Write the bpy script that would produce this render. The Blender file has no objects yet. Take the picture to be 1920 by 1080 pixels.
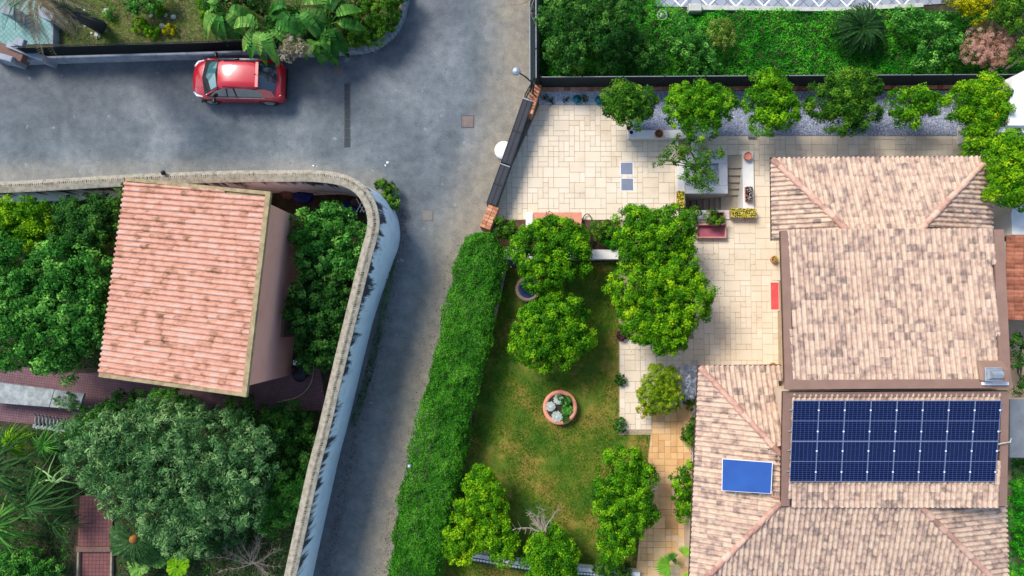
import bpy, math, random
import numpy as np
from mathutils import Vector, Matrix, noise
rnd = random.Random(7)
rng = np.random.default_rng(11)
scn = bpy.context.scene
COL = scn.collection

# ---------------------------------------------------------------- camera, sky, sun, exposure
H = 30.0
F = 1280.0                      # focal length in photo pixels (1920 wide)
TH = math.radians(2.6)
cam_d = bpy.data.cameras.new("camera")
cam_d.sensor_width = 36.0
cam_d.lens = 24.0
cam_d.clip_end = 2000.0
cam = bpy.data.objects.new("camera", cam_d)
COL.objects.link(cam)
cam.location = (0, 0, H)
cam.rotation_euler = (TH, 0, 0)
scn.camera = cam

SUN_EL = 48.0
SUN_AZ = math.radians(-47.0)    # towards the sun, measured from +Y clockwise
world = bpy.data.worlds.new("World")
scn.world = world
world.use_nodes = True
wn = world.node_tree
for n in list(wn.nodes):
    wn.nodes.remove(n)
sky = wn.nodes.new("ShaderNodeTexSky")
sky.sky_type = 'NISHITA'
sky.sun_disc = False
sky.sun_elevation = math.radians(SUN_EL)
sky.sun_rotation = SUN_AZ
bg = wn.nodes.new("ShaderNodeBackground")
bg.inputs[1].default_value = 0.12
wo = wn.nodes.new("ShaderNodeOutputWorld")
wn.links.new(sky.outputs[0], bg.inputs[0])
wn.links.new(bg.outputs[0], wo.inputs[0])
sd = bpy.data.lights.new("sun", 'SUN')
sd.energy = 2.05
sd.angle = math.radians(20.0)
sd.color = (1.0, 0.94, 0.86)
sun = bpy.data.objects.new("sun", sd)
COL.objects.link(sun)
sdir = Vector((math.sin(SUN_AZ) * math.cos(math.radians(SUN_EL)), math.cos(SUN_AZ) * math.cos(math.radians(SUN_EL)), math.sin(math.radians(SUN_EL))))
sun.rotation_euler = (-sdir).to_track_quat('-Z', 'Y').to_euler()
scn.view_settings.view_transform = 'Standard'
scn.view_settings.look = 'None'
scn.view_settings.gamma = 1.0
scn.view_settings.use_curve_mapping = False
scn.view_settings.exposure = 1.1

# ---------------------------------------------------------------- helpers
ct, st = math.cos(TH), math.sin(TH)
def P(px, py, z=0.0):
    """Point of the place seen at photo pixel (px, py) when it lies at height z."""
    dx, dy = (px - 960) / F, (540 - py) / F
    y, zz = dy * ct + st, dy * st - ct
    t = (z - H) / zz
    return Vector((dx * t, y * t, z))
def PX(p):
    """Photo pixel of a world point."""
    x, y, z = p[0], p[1], p[2] - H
    yc, zc = y * ct + z * st, -y * st + z * ct
    return 960 + F * x / -zc, 540 - F * yc / -zc
def plan(pts, z=0.0):
    return [(P(a, b, z).x, P(a, b, z).y) for a, b in pts]
def lin(c):
    c = c / 255.0
    return c / 12.92 if c <= 0.04045 else ((c + 0.055) / 1.055) ** 2.4
def S(r, g, b, k=1.0):
    return (lin(r) * k, lin(g) * k, lin(b) * k, 1.0)

WL = {}
def put(o, parent=None, loc=(0, 0, 0)):
    COL.objects.link(o)
    WL[o] = Vector(loc)
    if parent is not None:
        o.parent = parent
        o.location = Vector(loc) - WL[parent]
    else:
        o.location = loc
    return o
def tag(o, label=None, cat=None, group=None, kind=None):
    if label: o["label"] = label
    if cat: o["category"] = cat
    if group: o["group"] = group
    if kind: o["kind"] = kind
    return o
def thing(name, label, cat, loc=(0, 0, 0), group=None):
    return tag(put(bpy.data.objects.new(name, None), None, loc), label, cat, group)

class MB:
    def __init__(s):
        s.v, s.f = [], []
    def add(s, vs, fs):
        k = len(s.v)
        s.v += [tuple(v) for v in vs]
        s.f += [tuple(i + k for i in f) for f in fs]
        return s
    def box(s, c, d, rz=0.0, m=None):
        x, y, z = d[0] / 2, d[1] / 2, d[2] / 2
        cr, sr = math.cos(rz), math.sin(rz)
        vs = []
        for sz in (-1, 1):
            for sx, sy in ((-1, -1), (1, -1), (1, 1), (-1, 1)):
                a, b = sx * x, sy * y
                vs.append(Vector((c[0] + a * cr - b * sr, c[1] + a * sr + b * cr, c[2] + sz * z)))
        if m is not None: vs = [m @ v for v in vs]
        return s.add(vs, [(3, 2, 1, 0), (4, 5, 6, 7), (0, 1, 5, 4), (1, 2, 6, 5), (2, 3, 7, 6), (3, 0, 4, 7)])
    def bevbox(s, c, d, b=0.02, rz=0.0):
        x, y = d[0] / 2, d[1] / 2
        z0, z1 = c[2] - d[2] / 2, c[2] + d[2] / 2
        cr, sr = math.cos(rz), math.sin(rz)
        vs = []
        for zz, i in ((z0, 0), (z1 - b, 0), (z1, b)):
            for sx, sy in ((-1, -1), (1, -1), (1, 1), (-1, 1)):
                p, q = sx * (x - i), sy * (y - i)
                vs.append((c[0] + p * cr - q * sr, c[1] + p * sr + q * cr, zz))
        fs = [(8, 9, 10, 11)]
        for k in (0, 4):
            for i in range(4):
                j = (i + 1) % 4
                fs.append((k + i, k + j, k + 4 + j, k + 4 + i))
        return s.add(vs, fs)
    def prism(s, poly, z0, z1, bottom=False):
        n = len(poly)
        a = sum(poly[i][0] * poly[(i + 1) % n][1] - poly[(i + 1) % n][0] * poly[i][1] for i in range(n))
        za = z0 if hasattr(z0, '__len__') else [z0] * n
        zb = z1 if hasattr(z1, '__len__') else [z1] * n
        if a < 0: poly, za, zb = poly[::-1], za[::-1], zb[::-1]
        vs = [(p[0], p[1], za[i]) for i, p in enumerate(poly)] + [(p[0], p[1], zb[i]) for i, p in enumerate(poly)]
        fs = [tuple(range(n, 2 * n))] + [(i, (i + 1) % n, (i + 1) % n + n, i + n) for i in range(n)]
        if bottom: fs.append(tuple(range(n - 1, -1, -1)))
        return s.add(vs, fs)
    def tube(s, pts, rad, seg=8, cap=True):
        pts = [Vector(p) for p in pts]
        n = len(pts)
        if not hasattr(rad, '__len__'): rad = [rad] * n
        vs, fs = [], []
        ref = Vector((0, 0, 1))
        for i, p in enumerate(pts):
            t = (pts[min(i + 1, n - 1)] - pts[max(i - 1, 0)])
            t = t.normalized() if t.length > 1e-9 else Vector((0, 0, 1))
            r = ref if abs(t.dot(ref)) < 0.95 else Vector((1, 0, 0))
            a = t.cross(r).normalized(); b = t.cross(a)
            for k in range(seg):
                an = 2 * math.pi * k / seg
                vs.append(p + (a * math.cos(an) + b * math.sin(an)) * rad[i])
        for i in range(n - 1):
            for k in range(seg):
                q = (k + 1) % seg
                fs.append((i * seg + k, i * seg + q, (i + 1) * seg + q, (i + 1) * seg + k))
        if cap:
            fs.append(tuple(range(seg)))
            fs.append(tuple((n - 1) * seg + k for k in range(seg - 1, -1, -1)))
        return s.add(vs, fs)
    def lathe(s, c, prof, seg=24):
        vs, fs = [], []
        for r, z in prof:
            for k in range(seg):
                an = 2 * math.pi * k / seg
                vs.append((c[0] + r * math.cos(an), c[1] + r * math.sin(an), c[2] + z))
        for i in range(len(prof) - 1):
            for k in range(seg):
                q = (k + 1) % seg
                fs.append((i * seg + k, i * seg + q, (i + 1) * seg + q, (i + 1) * seg + k))
        return s.add(vs, fs)
    def mesh(s, name, off=(0, 0, 0), smooth=False):
        me = bpy.data.meshes.new(name)
        ox, oy, oz = off
        me.from_pydata([(x - ox, y - oy, z - oz) for x, y, z in s.v], [], s.f)
        if smooth: me.shade_smooth()
        me.update()
        return me
    def build(s, name, m, parent=None, smooth=False, loc=None):
        w = Vector(loc) if loc is not None else (WL[parent] if parent is not None else Vector((0, 0, 0)))
        me = s.mesh(name, w, smooth)
        me.materials.append(m)
        o = bpy.data.objects.new(name, me)
        return put(o, parent, w)
def solo(mb, name, m, label, cat, loc=(0, 0, 0), group=None, kind=None, smooth=False):
    return tag(mb.build(name, m, None, smooth, loc), label, cat, group, kind)
def inst(name, me, parent, M):
    """Shared-mesh piece placed by world matrix M under parent."""
    o = bpy.data.objects.new(name, me)
    COL.objects.link(o)
    o.parent = parent
    L = M.copy(); L.translation = M.translation - WL[parent]
    o.matrix_local = L
    WL[o] = M.translation.copy()
    return o

# ---------------------------------------------------------------- materials
def mat(name, ramp, scale=5.0, detail=5.0, rough=0.85, bump=0.0, bscale=None, vary=0.0, metallic=0.0, stretch=(1, 1, 1), coat=0.0, spec=0.4, contrast=1.0, ramp_rand=False, rot=0.0, ndist=0.0):
    m = bpy.data.materials.new(name)
    m.use_nodes = True
    t = m.node_tree
    b = t.nodes["Principled BSDF"]
    b.inputs["Roughness"].default_value = rough
    b.inputs["Metallic"].default_value = metallic
    b.inputs["Specular IOR Level"].default_value = spec
    b.inputs["Coat Weight"].default_value = coat
    b.inputs["Coat Roughness"].default_value = 0.05
    if len(ramp) == 1 and not vary:
        b.inputs["Base Color"].default_value = ramp[0]
        if not bump: return m
    g = t.nodes.new("ShaderNodeNewGeometry")
    mp = t.nodes.new("ShaderNodeMapping")
    mp.inputs["Scale"].default_value = stretch
    mp.inputs["Rotation"].default_value = (0, 0, rot)
    t.links.new(g.outputs["Position"], mp.inputs["Vector"])
    nz = t.nodes.new("ShaderNodeTexNoise")
    nz.inputs["Scale"].default_value = scale
    nz.inputs["Detail"].default_value = detail
    nz.inputs["Roughness"].default_value = 0.6
    nz.inputs["Distortion"].default_value = ndist
    t.links.new(mp.outputs[0], nz.inputs["Vector"])
    def math_(op, a, c=None):
        n = t.nodes.new("ShaderNodeMath"); n.operation = op
        for i, x in enumerate((a, c)):
            if x is None: continue
            if isinstance(x, (int, float)): n.inputs[i].default_value = x
            else: t.links.new(x, n.inputs[i])
        return n.outputs[0]
    val = math_('ADD', math_('MULTIPLY', math_('SUBTRACT', nz.outputs["Fac"], 0.5), 1.6 * contrast), 0.5)
    if vary:
        oi = t.nodes.new("ShaderNodeObjectInfo")
        rr = math_('FRACT', math_('ADD', oi.outputs["Random"], g.outputs["Random Per Island"]))
        val = math_('ADD', val, math_('MULTIPLY', math_('SUBTRACT', rr, 0.5), vary))
    cr = t.nodes.new("ShaderNodeValToRGB")
    while len(cr.color_ramp.elements) < len(ramp): cr.color_ramp.elements.new(0.5)
    for i, c in enumerate(ramp):
        cr.color_ramp.elements[i].position = i / max(1, len(ramp) - 1)
        cr.color_ramp.elements[i].color = c
    t.links.new(val, cr.inputs[0])
    t.links.new(cr.outputs[0], b.inputs["Base Color"])
    if bump:
        n2 = t.nodes.new("ShaderNodeTexNoise")
        n2.inputs["Scale"].default_value = bscale or scale * 4
        n2.inputs["Detail"].default_value = 6
        t.links.new(mp.outputs[0], n2.inputs["Vector"])
        bp = t.nodes.new("ShaderNodeBump")
        bp.inputs["Strength"].default_value = min(1.0, bump)
        bp.inputs["Distance"].default_value = 0.03
        t.links.new(n2.outputs["Fac"], bp.inputs["Height"])
        t.links.new(bp.outputs[0], b.inputs["Normal"])
    return m
def leafmat(name, dark, mid, light, trans=0.3, rough=0.6, spec=0.1):
    m = bpy.data.materials.new(name)
    m.use_nodes = True
    t = m.node_tree
    b = t.nodes["Principled BSDF"]
    b.inputs["Roughness"].default_value = rough
    b.inputs["Specular IOR Level"].default_value = spec
    a = t.nodes.new("ShaderNodeAttribute"); a.attribute_name = "tint"
    cr = t.nodes.new("ShaderNodeValToRGB")
    cr.color_ramp.elements.new(0.5)
    for i, c in enumerate((dark, mid, light)):
        cr.color_ramp.elements[i].position = i / 2
        cr.color_ramp.elements[i].color = c
    t.links.new(a.outputs["Fac"], cr.inputs[0])
    t.links.new(cr.outputs[0], b.inputs["Base Color"])
    tr = t.nodes.new("ShaderNodeBsdfTranslucent")
    t.links.new(cr.outputs[0], tr.inputs["Color"])
    mx = t.nodes.new("ShaderNodeMixShader"); mx.inputs[0].default_value = trans
    t.links.new(b.outputs[0], mx.inputs[1]); t.links.new(tr.outputs[0], mx.inputs[2])
    t.links.new(mx.outputs[0], t.nodes["Material Output"].inputs[0])
    return m

M = {}
M['soil'] = mat('soil', [S(40, 30, 22), S(85, 62, 45), S(120, 92, 62)], 3, bump=.8, bscale=40)
M['dark_soil'] = mat('dark_soil', [S(28, 26, 18), S(52, 48, 28), S(80, 72, 45)], 3, bump=.8, bscale=40)
M['dry_ground'] = mat('dry_ground', [S(66, 70, 30), S(96, 96, 50), S(118, 104, 68), S(84, 100, 34)], 1.6, detail=8, bump=.9, bscale=30)
M['joint'] = mat('joint', [S(148, 128, 102), S(174, 156, 130)], 4, bump=.3)
M['slab'] = mat('slab', [S(196, 178, 152), S(212, 196, 170), S(218, 203, 179), S(222, 210, 190)], 1.0, detail=7, rough=.75, vary=.45, bump=.25, bscale=25, contrast=.8)
M['ochre_slab'] = mat('ochre_slab', [S(186, 142, 92), S(208, 164, 110), S(218, 178, 126), S(212, 190, 160)], 1.3, detail=7, rough=.75, vary=.7, bump=.25, bscale=25, contrast=.8)
M['step'] = mat('step', [S(150, 138, 118), S(178, 166, 145)], 3, rough=.8, bump=.2)
M['white_wall'] = mat('white_wall', [S(200, 196, 188), S(222, 220, 214), S(230, 229, 225)], 1.5, detail=8, bump=.15)
M['cream_wall'] = mat('cream_wall', [S(190, 165, 140), S(205, 182, 158)], 1.5, detail=8, bump=.15)
M['pink_wall'] = mat('pink_wall', [S(212, 148, 128), S(224, 162, 142), S(230, 172, 150)], .9, detail=8, bump=.12)
M['tile'] = mat('tile', [S(126, 108, 96), S(154, 132, 118), S(180, 152, 132), S(192, 165, 142), S(200, 178, 154), S(196, 160, 138)], 4.5, detail=1.5, rough=.85, vary=.6, bump=.3, bscale=30, contrast=.95)
M['hip_tile'] = mat('hip_tile', [S(150, 112, 96), S(190, 146, 126), S(204, 170, 148)], 5, detail=5, rough=.85, vary=.9, bump=.3, bscale=30)
M['salmon_tile'] = mat('salmon_tile', [S(92, 78, 56), S(160, 116, 92), S(190, 140, 118), S(199, 149, 127), S(198, 160, 142), S(176, 160, 140)], 2.8, detail=9, rough=.9, vary=.4, bump=.4, bscale=25, contrast=1.05)
M['verge'] = mat('verge', [S(96, 88, 58), S(142, 126, 92), S(176, 156, 122)], 4, detail=8, bump=.5)
M['brown_metal'] = mat('brown_metal', [S(124, 96, 82), S(142, 112, 96)], 2, rough=.5, bump=.05)
M['gutter'] = mat('gutter', [S(62, 44, 38)], rough=.5)
M['coping'] = mat('coping', [S(92, 88, 74), S(150, 142, 124), S(178, 170, 152)], 6, detail=9, bump=.7, bscale=30)
M['tooth'] = mat('tooth', [S(70, 64, 54), S(150, 140, 120)], 12, bump=.2, vary=1.2)
M['hedge_wall'] = mat('hedge_wall', [S(110, 100, 85), S(160, 148, 128)], 4, detail=8, bump=.4)
M['kerb'] = mat('kerb', [S(92, 98, 106), S(136, 142, 150), S(160, 164, 168)], 3, detail=8, bump=.4)
M['black'] = mat('black', [S(22, 26, 30)], rough=.5)
M['fence_screen'] = mat('fence_screen', [S(10, 22, 24), S(20, 38, 40)], 10, stretch=(1, 1, .2), rough=.8)
M['gate'] = mat('gate', [S(34, 36, 42), S(50, 52, 58)], 3, rough=.45)
M['grey_metal'] = mat('grey_metal', [S(150, 156, 162), S(186, 190, 194)], 6, rough=.35, metallic=.6)
M['white_metal'] = mat('white_metal', [S(226, 228, 230)], rough=.4)
M['frame_metal'] = mat('frame_metal', [S(112, 126, 156)], rough=.4)
M['brick'] = mat('brick', [S(150, 92, 62), S(190, 130, 95), S(205, 152, 118)], 8, vary=.8, bump=.5)
M['trunk'] = mat('trunk', [S(60, 50, 40), S(105, 92, 78)], 9, bump=.8, stretch=(1, 1, .3))
M['grey_trunk'] = mat('grey_trunk', [S(90, 84, 76), S(150, 142, 130)], 9, bump=.8)
M['dark_trunk'] = mat('dark_trunk', [S(30, 28, 34), S(70, 68, 78)], 14, bump=1)
M['terracotta'] = mat('terracotta', [S(190, 112, 86), S(208, 136, 110), S(214, 150, 126)], 4, bump=.2, rough=.8)
M['trough'] = mat('trough', [S(140, 70, 84), S(162, 92, 104)], 4, bump=.1, rough=.6)
M['trough_rim'] = mat('trough_rim', [S(190, 130, 120), S(206, 152, 140)], 4, rough=.6)
M['purple_tile'] = None
M['grey_stone'] = mat('grey_stone', [S(96, 102, 100), S(140, 146, 144), S(182, 186, 184)], 3.5, detail=9, bump=.5)
M['cover_grey'] = mat('cover_grey', [S(104, 112, 128), S(126, 134, 150)], 3, detail=8, rough=.6, bump=.1)
M['gravel'] = mat('gravel', [S(112, 120, 142), S(160, 168, 188), S(196, 202, 214), S(212, 214, 220)], 20, detail=3, vary=1.0, bump=.6)
M['white_gravel'] = mat('white_gravel', [S(140, 146, 154), S(205, 208, 212), S(226, 227, 228)], 20, detail=3, vary=1.0, bump=.6)
M['worn_grey'] = mat('worn_grey', [S(104, 104, 100), S(124, 120, 112)], 4, detail=8, bump=.3)
M['rust'] = mat('rust', [S(98, 84, 78), S(128, 110, 102)], 6, bump=.4, rough=.7)
M['cast'] = mat('cast', [S(52, 58, 62), S(86, 92, 96)], 10, bump=.4, rough=.7)
M['red_mat'] = mat('red_mat', [S(196, 62, 66), S(214, 92, 92)], 3, bump=.2)
M['neighbour_tile'] = mat('neighbour_tile', [S(116, 70, 50), S(148, 90, 66), S(170, 110, 86)], 6, vary=.8, bump=.3)
M['hose'] = mat('hose', [S(170, 160, 120)], rough=.5)
M['dark_hose'] = mat('dark_hose', [S(60, 70, 50)], rough=.5)
M['paper'] = mat('paper', [S(224, 226, 230)], rough=.8)
M['blue_tarp'] = mat('blue_tarp', [S(18, 30, 90), S(30, 50, 130)], 4, bump=.6, rough=.5)
M['wood'] = mat('wood', [S(84, 60, 50), S(130, 100, 88)], 8, stretch=(1, 6, 1), bump=.3)
M['plank'] = mat('plank', [S(150, 130, 124), S(178, 158, 150)], 8, bump=.3)
M['white_stone'] = mat('white_stone', [S(150, 152, 140), S(200, 200, 188)], 6, bump=.6)
M['water'] = mat('water', [S(20, 34, 60)], rough=.08, spec=.6)
M['teal'] = mat('teal', [S(20, 110, 120)], rough=.5)

# leaves
M['citrus'] = leafmat('citrus', S(28, 78, 8), S(70, 134, 12), S(146, 198, 26))
M['citrus_deep'] = leafmat('citrus_deep', S(26, 66, 14), S(60, 114, 22), S(128, 170, 46))
M['citrus_yellow'] = leafmat('citrus_yellow', S(40, 96, 8), S(92, 154, 12), S(170, 206, 22))
M['hedge'] = leafmat('hedge', S(30, 88, 14), S(60, 134, 24), S(120, 182, 52))
M['weeds'] = leafmat('weeds', S(24, 104, 14), S(46, 154, 22), S(116, 200, 44))
M['dark_green'] = leafmat('dark_green', S(20, 58, 18), S(48, 104, 34), S(108, 160, 64))
M['forest'] = leafmat('forest', S(28, 80, 22), S(62, 132, 42), S(134, 196, 84))
M['oleander'] = leafmat('oleander', S(30, 66, 34), S(76, 124, 66), S(156, 192, 120))
M['yellow_leaf'] = leafmat('yellow_leaf', S(110, 120, 8), S(170, 170, 10), S(220, 205, 20))
M['yellow_flower'] = leafmat('yellow_flower', S(150, 130, 20), S(220, 200, 60), S(240, 232, 150), trans=.15)
M['pink_leaf'] = leafmat('pink_leaf', S(166, 122, 98), S(204, 158, 136), S(222, 184, 164))
M['lavender'] = leafmat('lavender', S(112, 124, 132), S(168, 178, 194), S(212, 216, 232))
M['grass'] = leafmat('grass', S(38, 92, 10), S(76, 134, 18), S(140, 170, 44))
M['dry'] = leafmat('dry', S(90, 80, 60), S(150, 138, 108), S(196, 186, 156))
M['cycad'] = leafmat('cycad', S(12, 38, 12), S(26, 62, 22), S(64, 104, 50))
M['banana'] = leafmat('banana', S(22, 74, 24), S(62, 124, 44), S(132, 172, 78), trans=.2, rough=.45)
M['palm_leaf'] = leafmat('palm_leaf', S(36, 104, 16), S(84, 160, 30), S(150, 205, 60))
M['sago'] = leafmat('sago', S(22, 54, 24), S(44, 84, 38), S(86, 120, 66))
M['lime_leaf'] = leafmat('lime_leaf', S(66, 110, 14), S(128, 164, 24), S(190, 206, 44))
M['white_leaf'] = leafmat('white_leaf', S(150, 175, 150), S(205, 215, 205), S(232, 236, 230))
M['olive_leaf'] = leafmat('olive_leaf', S(60, 100, 24), S(104, 138, 44), S(164, 176, 90))
M['maroon_leaf'] = leafmat('maroon_leaf', S(54, 26, 40), S(84, 40, 60), S(120, 70, 84))

# tiled ground materials (pieces well under ten pixels): grid relief in the shader
def gridmat(name, c1, c2, joint, size, rot=0.0, width=.06, bump=.4, cells=(1, 1)):
    m = mat(name, [c1, c2], 3, detail=7, bump=0, rough=.75)
    t = m.node_tree
    b = t.nodes["Principled BSDF"]
    cr = [n for n in t.nodes if n.type == 'VALTORGB'][0]
    g = [n for n in t.nodes if n.type == 'NEW_GEOMETRY'][0]
    mp = t.nodes.new("ShaderNodeMapping"); mp.inputs["Rotation"].default_value = (0, 0, rot)
    t.links.new(g.outputs["Position"], mp.inputs["Vector"])
    br = t.nodes.new("ShaderNodeTexBrick")
    br.offset = 0.0
    br.inputs["Scale"].default_value = 1.0
    br.inputs["Brick Width"].default_value = size * cells[0]
    br.inputs["Row Height"].default_value = size * cells[1]
    br.inputs["Mortar Size"].default_value = width * size
    br.inputs["Mortar Smooth"].default_value = .1
    br.inputs["Color1"].default_value = (.85, .85, .85, 1)
    br.inputs["Color2"].default_value = (1, 1, 1, 1)
    br.inputs["Mortar"].default_value = (1, 1, 1, 1)
    t.links.new(mp.outputs[0], br.inputs["Vector"])
    mu = t.nodes.new("ShaderNodeMix"); mu.data_type = 'RGBA'; mu.blend_type = 'MULTIPLY'
    mu.inputs[0].default_value = 1.0
    t.links.new(cr.outputs[0], mu.inputs[6]); t.links.new(br.outputs["Color"], mu.inputs[7])
    mx = t.nodes.new("ShaderNodeMix"); mx.data_type = 'RGBA'
    t.links.new(br.outputs["Fac"], mx.inputs[0])
    t.links.new(mu.outputs[2], mx.inputs[6]); mx.inputs[7].default_value = joint
    t.links.new(mx.outputs[2], b.inputs["Base Color"])
    inv = t.nodes.new("ShaderNodeMath"); inv.operation = 'SUBTRACT'; inv.inputs[0].default_value = 1
    t.links.new(br.outputs["Fac"], inv.inputs[1])
    bp = t.nodes.new("ShaderNodeBump"); bp.inputs["Strength"].default_value = bump; bp.inputs["Distance"].default_value = .01
    t.links.new(inv.outputs[0], bp.inputs["Height"]); t.links.new(bp.outputs[0], b.inputs["Normal"])
    return m
M['purple_tile'] = gridmat('purple_tile', S(100, 70, 76), S(130, 94, 96), S(62, 46, 54), .11, math.radians(7))
M['red_tile'] = gridmat('red_tile', S(104, 62, 60), S(128, 80, 74), S(66, 40, 40), .16, 0)
M['green_tile'] = gridmat('green_tile', S(100, 142, 140), S(128, 166, 156), S(76, 110, 116), .16, math.radians(45))

# roadway: worn asphalt, dusty towards the edges (painted mask on the mesh), cracks
def roadmat():
    m = mat('asphalt', [S(80, 88, 92), S(106, 114, 118), S(136, 141, 142)], .26, detail=9, rough=.88, contrast=1.5, ndist=.6)
    t = m.node_tree
    b = t.nodes["Principled BSDF"]
    cr = [n for n in t.nodes if n.type == 'VALTORGB'][0]
    g = [n for n in t.nodes if n.type == 'NEW_GEOMETRY'][0]
    def nz(scale, det=6):
        n = t.nodes.new("ShaderNodeTexNoise"); n.inputs["Scale"].default_value = scale; n.inputs["Detail"].default_value = det
        n.inputs["Roughness"].default_value = .65
        t.links.new(g.outputs["Position"], n.inputs["Vector"]); return n.outputs["Fac"]
    def mm(op, a, c):
        n = t.nodes.new("ShaderNodeMath"); n.operation = op; n.use_clamp = op == 'MINIMUM'
        for i, x in enumerate((a, c)):
            if isinstance(x, (int, float)): n.inputs[i].default_value = x
            else: t.links.new(x, n.inputs[i])
        return n.outputs[0]
    def mix(f, a, c, blend='MIX'):
        n = t.nodes.new("ShaderNodeMix"); n.data_type = 'RGBA'; n.blend_type = blend
        for k, x in ((0, f), (6, a), (7, c)):
            if isinstance(x, (int, float, tuple)): n.inputs[k].default_value = x
            else: t.links.new(x, n.inputs[k])
        return n.outputs[2]
    at = t.nodes.new("ShaderNodeAttribute"); at.attribute_name = "dust"
    dusty = mm('MINIMUM', mm('MULTIPLY', at.outputs["Fac"], mm('ADD', mm('MULTIPLY', nz(.9), 1.3), .25)), 1.0)
    c = mix(dusty, cr.outputs[0], S(146, 137, 120))
    # shadow along the wall foot and upper kerb, painted into the asphalt colour
    at2 = t.nodes.new("ShaderNodeAttribute"); at2.attribute_name = "painted_shade"
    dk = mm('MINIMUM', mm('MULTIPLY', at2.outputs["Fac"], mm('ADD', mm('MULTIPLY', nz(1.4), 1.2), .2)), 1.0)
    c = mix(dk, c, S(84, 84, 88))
    # fine aggregate
    sp = t.nodes.new("ShaderNodeValToRGB"); sp.color_ramp.elements[0].position = .35; sp.color_ramp.elements[1].position = .7
    sp.color_ramp.elements[0].color = (.62, .62, .63, 1); sp.color_ramp.elements[1].color = (1.25, 1.25, 1.24, 1)
    t.links.new(nz(28, 4), sp.inputs[0])
    c = mix(1.0, c, sp.outputs[0], 'MULTIPLY')
    # smaller worn patches and tyre-polished streaks along the carriageway
    s2 = t.nodes.new("ShaderNodeValToRGB"); s2.color_ramp.elements[0].position = .36; s2.color_ramp.elements[1].position = .66
    s2.color_ramp.elements[0].color = (.78, .8, .82, 1); s2.color_ramp.elements[1].color = (1.16, 1.15, 1.12, 1)
    t.links.new(nz(2.3, 9), s2.inputs[0])
    c = mix(1.0, c, s2.outputs[0], 'MULTIPLY')
    s3 = t.nodes.new("ShaderNodeValToRGB"); s3.color_ramp.elements[0].position = .68; s3.color_ramp.elements[1].position = .74
    s3.color_ramp.elements[0].color = (0, 0, 0, 1); s3.color_ramp.elements[1].color = (.5, .5, .5, 1)
    t.links.new(nz(1.7, 2), s3.inputs[0])
    c = mix(s3.outputs[0], c, S(150, 154, 156))
    # hairline cracks
    vo = t.nodes.new("ShaderNodeTexVoronoi"); vo.feature = 'DISTANCE_TO_EDGE'; vo.inputs["Scale"].default_value = .22
    n3 = t.nodes.new("ShaderNodeTexNoise"); n3.inputs["Scale"].default_value = 1.2; n3.inputs["Detail"].default_value = 5
    t.links.new(g.outputs["Position"], n3.inputs["Vector"])
    va = t.nodes.new("ShaderNodeVectorMath"); va.operation = 'ADD'
    t.links.new(g.outputs["Position"], va.inputs[0]); t.links.new(n3.outputs["Color"], va.inputs[1])
    t.links.new(va.outputs[0], vo.inputs["Vector"])
    ck = t.nodes.new("ShaderNodeValToRGB"); ck.color_ramp.elements[0].position = 0; ck.color_ramp.elements[1].position = .006
    ck.color_ramp.elements[0].color = (1, 1, 1, 1); ck.color_ramp.elements[1].color = (0, 0, 0, 1)
    t.links.new(vo.outputs["Distance"], ck.inputs[0])
    c = mix(mm('MULTIPLY', ck.outputs[0], mm('MULTIPLY', nz(.5), .45)), c, S(70, 70, 74))
    t.links.new(c, b.inputs["Base Color"])
    bp = t.nodes.new("ShaderNodeBump"); bp.inputs["Strength"].default_value = .35; bp.inputs["Distance"].default_value = .01
    t.links.new(nz(35, 5), bp.inputs["Height"]); t.links.new(bp.outputs[0], b.inputs["Normal"])
    return m
M['asphalt'] = roadmat()

# stained render of the boundary wall: black mould runs down from under the coping
def stainmat():
    m = mat('stained_render', [S(176, 196, 208), S(208, 222, 230), S(220, 228, 234)], 1.6, detail=8, rough=.85)
    t = m.node_tree
    b = t.nodes["Principled BSDF"]
    cr = [n for n in t.nodes if n.type == 'VALTORGB'][0]
    g = [n for n in t.nodes if n.type == 'NEW_GEOMETRY'][0]
    at = t.nodes.new("ShaderNodeAttribute"); at.attribute_name = "below_top"
    mp = t.nodes.new("ShaderNodeMapping"); mp.inputs["Scale"].default_value = (1, 1, .12)
    t.links.new(g.outputs["Position"], mp.inputs["Vector"])
    n1 = t.nodes.new("ShaderNodeTexNoise"); n1.inputs["Scale"].default_value = 2.2; n1.inputs["Detail"].default_value = 7
    n1.inputs["Roughness"].default_value = .7
    t.links.new(mp.outputs[0], n1.inputs["Vector"])
    a = t.nodes.new("ShaderNodeMath"); a.operation = 'MULTIPLY_ADD'
    t.links.new(n1.outputs["Fac"], a.inputs[0]); a.inputs[1].default_value = 6.5; a.inputs[2].default_value = -2.2
    s = t.nodes.new("ShaderNodeMath"); s.operation = 'SUBTRACT'
    t.links.new(a.outputs[0], s.inputs[0]); t.links.new(at.outputs["Fac"], s.inputs[1])
    r2 = t.nodes.new("ShaderNodeValToRGB"); r2.color_ramp.elements[0].position = 0; r2.color_ramp.elements[1].position = .6
    t.links.new(s.outputs[0], r2.inputs[0])
    mx = t.nodes.new("ShaderNodeMix"); mx.data_type = 'RGBA'
    t.links.new(r2.outputs[0], mx.inputs[0]); t.links.new(cr.outputs[0], mx.inputs[6]); mx.inputs[7].default_value = S(50, 56, 68)
    t.links.new(mx.outputs[2], b.inputs["Base Color"])
    return m
M['stained_render'] = stainmat()

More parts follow.
